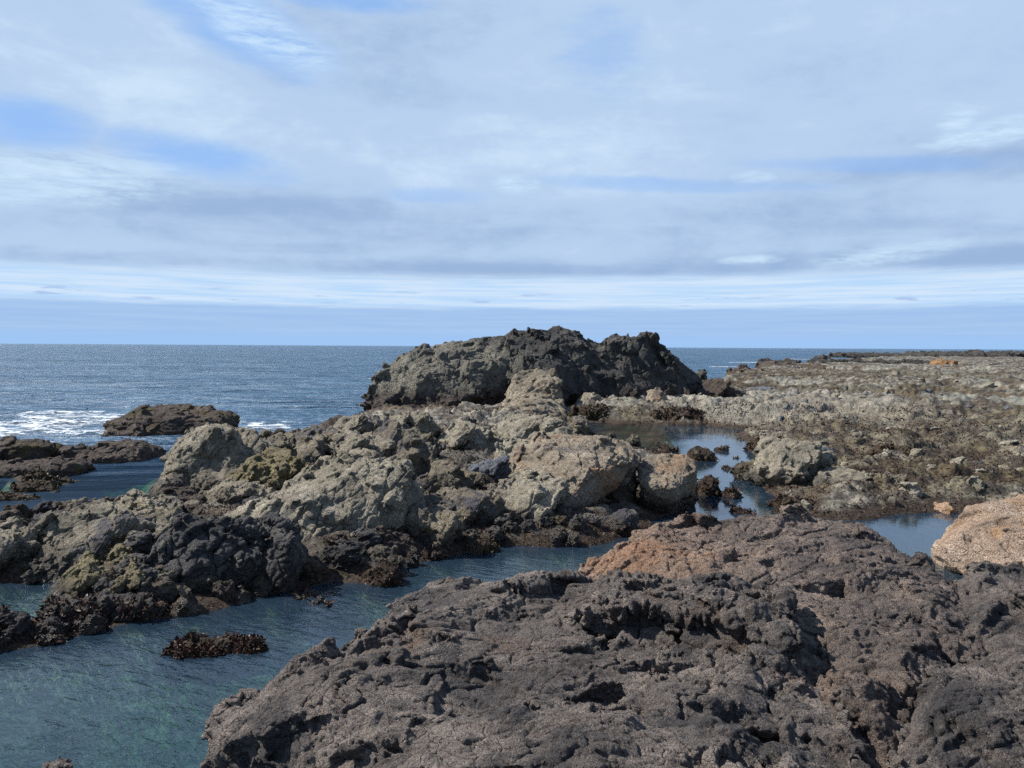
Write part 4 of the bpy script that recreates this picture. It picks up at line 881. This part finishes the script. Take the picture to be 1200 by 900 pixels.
# ledge and orange boulder at the right edge
eE = [(1120, 690, 7.6), (1150, 668, 8.2), (1200, 672, 8.2), (1280, 690, 8.0), (1150, 700, 7.2), (1200, 710, 7.0), (1140, 740, 6.4), (1200, 735, 6.5), (1280, 750, 6.3)]
oE = P3p([(1100, 690, 7.8), (1148, 664, 8.5), (1200, 668, 8.5), (1320, 685, 8.3), (1330, 760, 6.0), (1200, 760, 5.9), (1130, 760, 5.9)])
slab('foreground_rock', 'dark shaded ledge between the reddish rock and the orange boulder', P3p(eE), oE, 'fg', 0.013, seed=720, sk=dict(cell=.12, crack=.09))
og = [P(1093, 642, 15.2), P(1110, 618, 15.0), P(1150, 590, 15.3), P(1200, 584, 15.5), P(1260, 588, 15.6), P(1110, 650, 13.8), P(1180, 660, 12.9), P(1260, 650, 12.9), P(1150, 620, 13.8), P(1220, 615, 13.8), P(1150, 592, 17), P(1260, 588, 17), P(1300, 640, 14.5)]
og += [(a[0], a[1], -0.5) for a in og]
V, Fs = join([hull(og)]); V, F = voxel_remesh(V, Fs, 0.02, 2)
V, F = sculpt(V, F, seed=760, size=1.5, lump=.07, crack=.05, cell=.10, cs=(1.2, .9, .4), ridge=.03, rs=.5, fine=.010, fs=.14, bed=frame((-.3, -.5, .8)), voxel=.018, fac=.3, fac2=.15, s1k=.6, fis=.5)
finish('boulder', 'smooth orange tan boulder at the right edge beside the narrow pool', 'rock', V, F, 'orange', None, None, -0.3, 760)
print('fg', time.time() - T0)

# ------------------------------------------------------------------ surf
def foam(spots, n_az, seed):
    Vs = []; Fs = []; off = 0
    for (px, py, wpx, dm, thr, sc_) in spots:
        g = G(px, py); w = wpx / FPX * g[1]; nx = int(min(420, wpx * 2.2)); ny = int(np.clip(dm / w * nx * 0.6, 14, 260))
        xs = np.linspace(-w / 2, w / 2, nx); ys = np.linspace(-dm / 2, dm / 2, ny); X, Y = np.meshgrid(xs, ys)
        x = X.ravel() + g[0]; y = Y.ravel() + g[1]; p = P3(x / 2.2, y, 0) / sc_
        q = fbm(p + 0.0, 5, seed, .6, 1) * 0.6 + fbm(p * 0.45 + 7, 3, seed + 3) * 0.9
        e = np.sqrt((X.ravel() / (w / 2)) ** 2 + (Y.ravel() / (dm / 2)) ** 2)
        v = q - thr - 0.9 * sstep(0.35, 1.05, e)
        z = 0.03 + 0.10 * np.clip(v, 0, 1) + 0.05 * fbm(p * 3, 3, seed + 5)
        i = np.arange(nx * ny).reshape(ny, nx); F = np.stack([i[:-1, :-1], i[:-1, 1:], i[1:, 1:], i[1:, :-1]], -1).reshape(-1, 4)
        F = F[(v[F] > 0).all(1)]
        if not len(F): continue
        u, inv = np.unique(F, return_inverse=True)
        Vs.append(np.stack([x, y, np.maximum(z, .02)], 1)[u]); Fs.append(inv.reshape(F.shape) + off); off += len(u)
    return np.concatenate(Vs), np.concatenate(Fs)
mt, t = new_mat('sea_foam'); geo = t.n('ShaderNodeNewGeometry'); fp = t.vscale(geo.outputs['Position'], (.6, 1, 1))
nn = t.noise(fp, 5, 5, .6)
lace = t.n('ShaderNodeTexVoronoi', {'Vector': t.vadd(fp, t.vscale(t.n('ShaderNodeTexNoise', {'Vector': fp, 'Scale': 2.0}).outputs[1], (1, 1, 0))), 'Scale': 1.6}, feature='DISTANCE_TO_EDGE').outputs[0]
fn = t.noise(fp, 1.1, 9, .74)
al = t.math('MULTIPLY', t.math('ADD', t.mapr(lace, .14, .0, 0, .75), t.mapr(fn, .53, .64), None, True), t.mapr(t.noise(t.vadd(fp, (4, 4, 0)), .35, 4, .6), .33, .52, .25, 1.0))
bp = t.n('ShaderNodeBump', {'Strength': .6, 'Distance': .1, 'Height': nn})
p = t.n('ShaderNodeBsdfPrincipled', {'Base Color': (0.74, 0.79, 0.83, 1), 'Roughness': .7, 'Normal': bp.outputs[0]})
mx = t.n('ShaderNodeMixShader', {0: al, 1: t.n('ShaderNodeBsdfTransparent').outputs[0], 2: p.outputs[0]}); t.n('ShaderNodeOutputMaterial', {'Surface': mx.outputs[0]})
FS = [(45, 498, 210, 18, -0.12, 1.1), (108, 507, 56, 3.5, -0.35, .6), (318, 498, 100, 9, 0.0, 1.0), (60, 486, 150, 9, .05, 1.0), (60, 520, 60, 5, .1, .6), (392, 511, 12, 1.2, -.5, .5), (450, 444, 46, 7, 0.0, 1.5),
      (880, 425, 90, 16, .1, 2.5), (850, 430, 60, 8, .05, 2), (940, 421, 70, 22, .12, 3), (1000, 418, 120, 30, .18, 4)]
V, F = foam(FS, 0, 811)
tag(link('sea_foam', mesh_from('sea_foam', V, F), mt), 'white surf foam round the outer rocks', None, None, 'stuff')

# ------------------------------------------------------------------ light and sky
SUN_EL, SUN_AZ = math.radians(46), math.radians(-76)       # azimuth from +Y towards +X
sd = np.array([math.cos(SUN_EL) * math.sin(SUN_AZ), math.cos(SUN_EL) * math.cos(SUN_AZ), math.sin(SUN_EL)])
from mathutils import Vector
ld = bpy.data.lights.new('sun', 'SUN'); ld.energy = 5.0; ld.angle = math.radians(0.5); ld.color = (1.0, 0.95, 0.87)
lo = bpy.data.objects.new('sun', ld); col.objects.link(lo); lo.rotation_euler = Vector(sd).to_track_quat('Z', 'Y').to_euler()

w = bpy.data.worlds.new('World'); sc.world = w; w.use_nodes = True; w.node_tree.nodes.clear(); t = NT(w.node_tree)
STR = 0.1
sky = t.n('ShaderNodeTexSky', None, sky_type='NISHITA', sun_disc=False, sun_elevation=SUN_EL, sun_rotation=SUN_AZ, altitude=0, air_density=1.0, dust_density=0.6, ozone_density=1.5)
d = t.n('ShaderNodeTexCoord').outputs['Generated']; sx = t.n('ShaderNodeSeparateXYZ', {0: d}); dx, dy, dz = sx.outputs
el = t.math('ARCSINE', dz); az = t.math('ARCTAN2', dx, dy)
zc = t.math('ADD', t.math('MAXIMUM', dz, 0.0), 0.07)
qv = t.n('ShaderNodeCombineXYZ', {0: t.math('DIVIDE', dx, zc), 1: t.math('DIVIDE', dy, zc), 2: 0.0}).outputs[0]   # plane of the cloud deck
ang = t.n('ShaderNodeCombineXYZ', {0: az, 1: t.math('MULTIPLY', el, 3.5), 2: 0.0}).outputs[0]
ang2 = t.n('ShaderNodeCombineXYZ', {0: az, 1: t.math('MULTIPLY', el, 2.0), 2: 3.0}).outputs[0]
wv = t.noise(ang, 5.0, 5, .6); wv2 = t.noise(t.vadd(ang, (5, 2, 1)), 16, 6, .65)
wob = t.math('ADD', t.math('MULTIPLY', t.math('SUBTRACT', wv, .5), 1.3), t.math('MULTIPLY', t.math('SUBTRACT', wv2, .5), 1.1))
def A(px): return math.atan((px - 600) / FPX)
def E(py): return math.atan((406 - py) / FPX)
def gauss(px, py, w_, h_, tilt=0.0, rag=0.6):
    """ragged cloud-size lobe centred on a compass bearing and height above the horizon"""
    u = t.math('DIVIDE', t.math('SUBTRACT', az, A(px)), w_ / FPX)
    v = t.math('DIVIDE', t.math('SUBTRACT', t.math('ADD', el, t.math('MULTIPLY', t.math('SUBTRACT', az, A(px)), tilt)), E(py)), h_ / FPX)
    r2 = t.math('ADD', t.math('MULTIPLY', u, u), t.math('MULTIPLY', v, v))
    r2 = t.math('ADD', r2, t.math('MULTIPLY', wob, rag * 2.0))
    return t.mapr(r2, 1.9, -0.3)
def S(c): return tuple(v * k / STR for v, k in zip(c, (.635, .66, .675)))
n1 = t.noise(t.vscale(qv, (0.55, 1, 1)), 0.9, 6, .55, .5); n2 = t.noise(ang, 2.6, 5, .55, .4); n3 = t.noise(ang2, 20, 7, .66)
deck = t.math('ADD', t.math('MULTIPLY', n1, .45), t.math('ADD', t.math('MULTIPLY', n2, .5), t.math('ADD', t.math('MULTIPLY', n3, .20), t.math('MULTIPLY', t.math('SUBTRACT', t.noise(t.vadd(ang2, (9, 1, 0)), 6.5, 9, .66, .35), .5), .42))))
for (px, py, w_, h_, tl, am) in [(150, 150, 330, 45, .22, .16), (80, 60, 160, 30, 0.1, .08), (620, 185, 300, 40, .1, .12), (850, 120, 300, 110, 0, .12), (900, 240, 500, 16, 0, .04), (380, 265, 230, 40, .05, -.10), (1000, 200, 260, 26, 0, -.07), (300, 300, 500, 14, 0, .06), (250, 318, 500, 9, 0, -.10), (900, 312, 500, 11, 0, -.10), (650, 250, 500, 12, 0, -.05), (500, 60, 150, 60, 0, -.05), (1130, 60, 160, 90, 0, -.04), (1150, 225, 160, 16, 0, -.1), (1120, 318, 140, 14, 0, -.08)]:
    deck = t.math('ADD', deck, t.math('MULTIPLY', gauss(px, py, w_, h_, tl, .25), am))
cloud = t.mix(t.mapr(deck, .34, .64), S((.34, .465, .69)), S((.49, .625, .83)))
cloud = t.mix(t.mapr(deck, .64, .86), cloud, S((.625, .76, .92)))
blue = t.mix(0.85, sky.outputs[0], S((.25, .47, .89)))
gap = gauss(235, 205, 90, 20, .1, .8)
for a in [(40, 190, 60, 22, 0), (270, 55, 110, 32, .35), (200, 15, 90, 12, .1), (420, 20, 80, 10, 0)]: gap = t.math('MAXIMUM', gap, gauss(*a, .85))
gap = t.math('MAXIMUM', gap, t.math('MULTIPLY', t.math('MAXIMUM', gauss(705, 72, 50, 40, .2, 1.6), gauss(510, 232, 60, 8, 0, 1.3)), .45))
gap2 = t.math('MULTIPLY', t.math('MAXIMUM', gauss(780, 222, 150, 8, .06, .9), gauss(1010, 212, 120, 8, .08, .9)), .6)
gap = t.math('MAXIMUM', gap, gap2)
c = t.mix(t.math('MULTIPLY', gap, .85), cloud, blue)
wis = gauss(70, 240, 120, 26, -.1, .6)
for a in [(300, 60, 90, 22, .4), (605, 218, 26, 12, 0), (1165, 190, 55, 11, -.1), (1110, 176, 16, 16, 0), (875, 217, 24, 6, 0), (1030, 308, 70, 10, -.1), (880, 308, 30, 5, 0), (60, 255, 60, 8, .1)]: wis = t.math('MAXIMUM', wis, gauss(*a, 1.25))
wis = t.math('MULTIPLY', wis, t.mapr(t.noise(t.vadd(t.vscale(ang, (.6, 1.0, 1)), (3, 7, 0)), 22, 9, .72, .2), .34, .62, .05, 1.0))
c = t.mix(t.math('MULTIPLY', wis, .85), c, S((.66, .82, .97)))
# bright strip under the deck edge, then the pale blue band down to the horizon
sn = t.noise(t.n('ShaderNodeCombineXYZ', {0: t.math('MULTIPLY', az, 6.0), 1: t.math('MULTIPLY', el, 60.0), 2: 0.0}).outputs[0], 2.0, 7, .6, .3)
st2 = t.noise(t.n('ShaderNodeCombineXYZ', {0: t.math('MULTIPLY', az, 3.0), 1: t.math('MULTIPLY', el, 90.0), 2: 4.0}).outputs[0], 2.0, 5, .6)
strip = t.mix(t.mapr(st2, .35, .62), S((.50, .69, .93)), S((.66, .78, .93)))
e1 = t.math('ADD', el, t.math('MULTIPLY', t.math('SUBTRACT', sn, .5), .012))
edge1 = t.mapr(e1, E(334), E(318))
c = t.mix(edge1, strip, c)
low = t.mix(t.mapr(st2, .3, .75), S((.36, .53, .81)), S((.42, .585, .84))); low = t.mix(t.mapr(el, E(385), E(402)), low, S((.36, .555, .87)))
e2 = t.math('ADD', el, t.math('MULTIPLY', t.math('SUBTRACT', sn, .5), .010))
c = t.mix(t.mapr(e2, E(366), E(357)), low, c)
smudge = t.math('MULTIPLY', t.math('MULTIPLY', t.mapr(sn, .58, .66), t.mapr(el, E(362), E(356))), t.mapr(el, E(338), E(350)))
c = t.mix(t.math('MULTIPLY', smudge, .7), c, S((.37, .51, .78)))
# unseen sky overhead and behind: made-up darker clear blue, deepens shadows by cutting fill
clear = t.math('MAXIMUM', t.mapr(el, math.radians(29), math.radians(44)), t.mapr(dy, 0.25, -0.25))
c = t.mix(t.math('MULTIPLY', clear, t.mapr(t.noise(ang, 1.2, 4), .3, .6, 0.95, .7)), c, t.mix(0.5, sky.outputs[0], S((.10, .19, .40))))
c = t.mix(t.mapr(el, -0.002, -0.03), c, S((.10, .15, .22)))
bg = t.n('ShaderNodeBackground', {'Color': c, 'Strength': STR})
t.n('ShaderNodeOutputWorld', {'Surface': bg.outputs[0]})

sc.render.engine = 'CYCLES'
cy = sc.cycles; cy.max_bounces = 6; cy.diffuse_bounces = 2; cy.glossy_bounces = 3; cy.transmission_bounces = 2; cy.volume_bounces = 0; cy.transparent_max_bounces = 6
cy.use_denoising = False; cy.sample_clamp_direct = 1.6; cy.sample_clamp_indirect = 2.0
sc.view_settings.view_transform = 'Standard'; sc.view_settings.look = 'None'; sc.view_settings.gamma = 1.0; sc.view_settings.exposure = 0.62
sc.view_settings.use_curve_mapping = False
print('done', time.time() - T0, sum(len(m.polygons) for m in bpy.data.meshes))
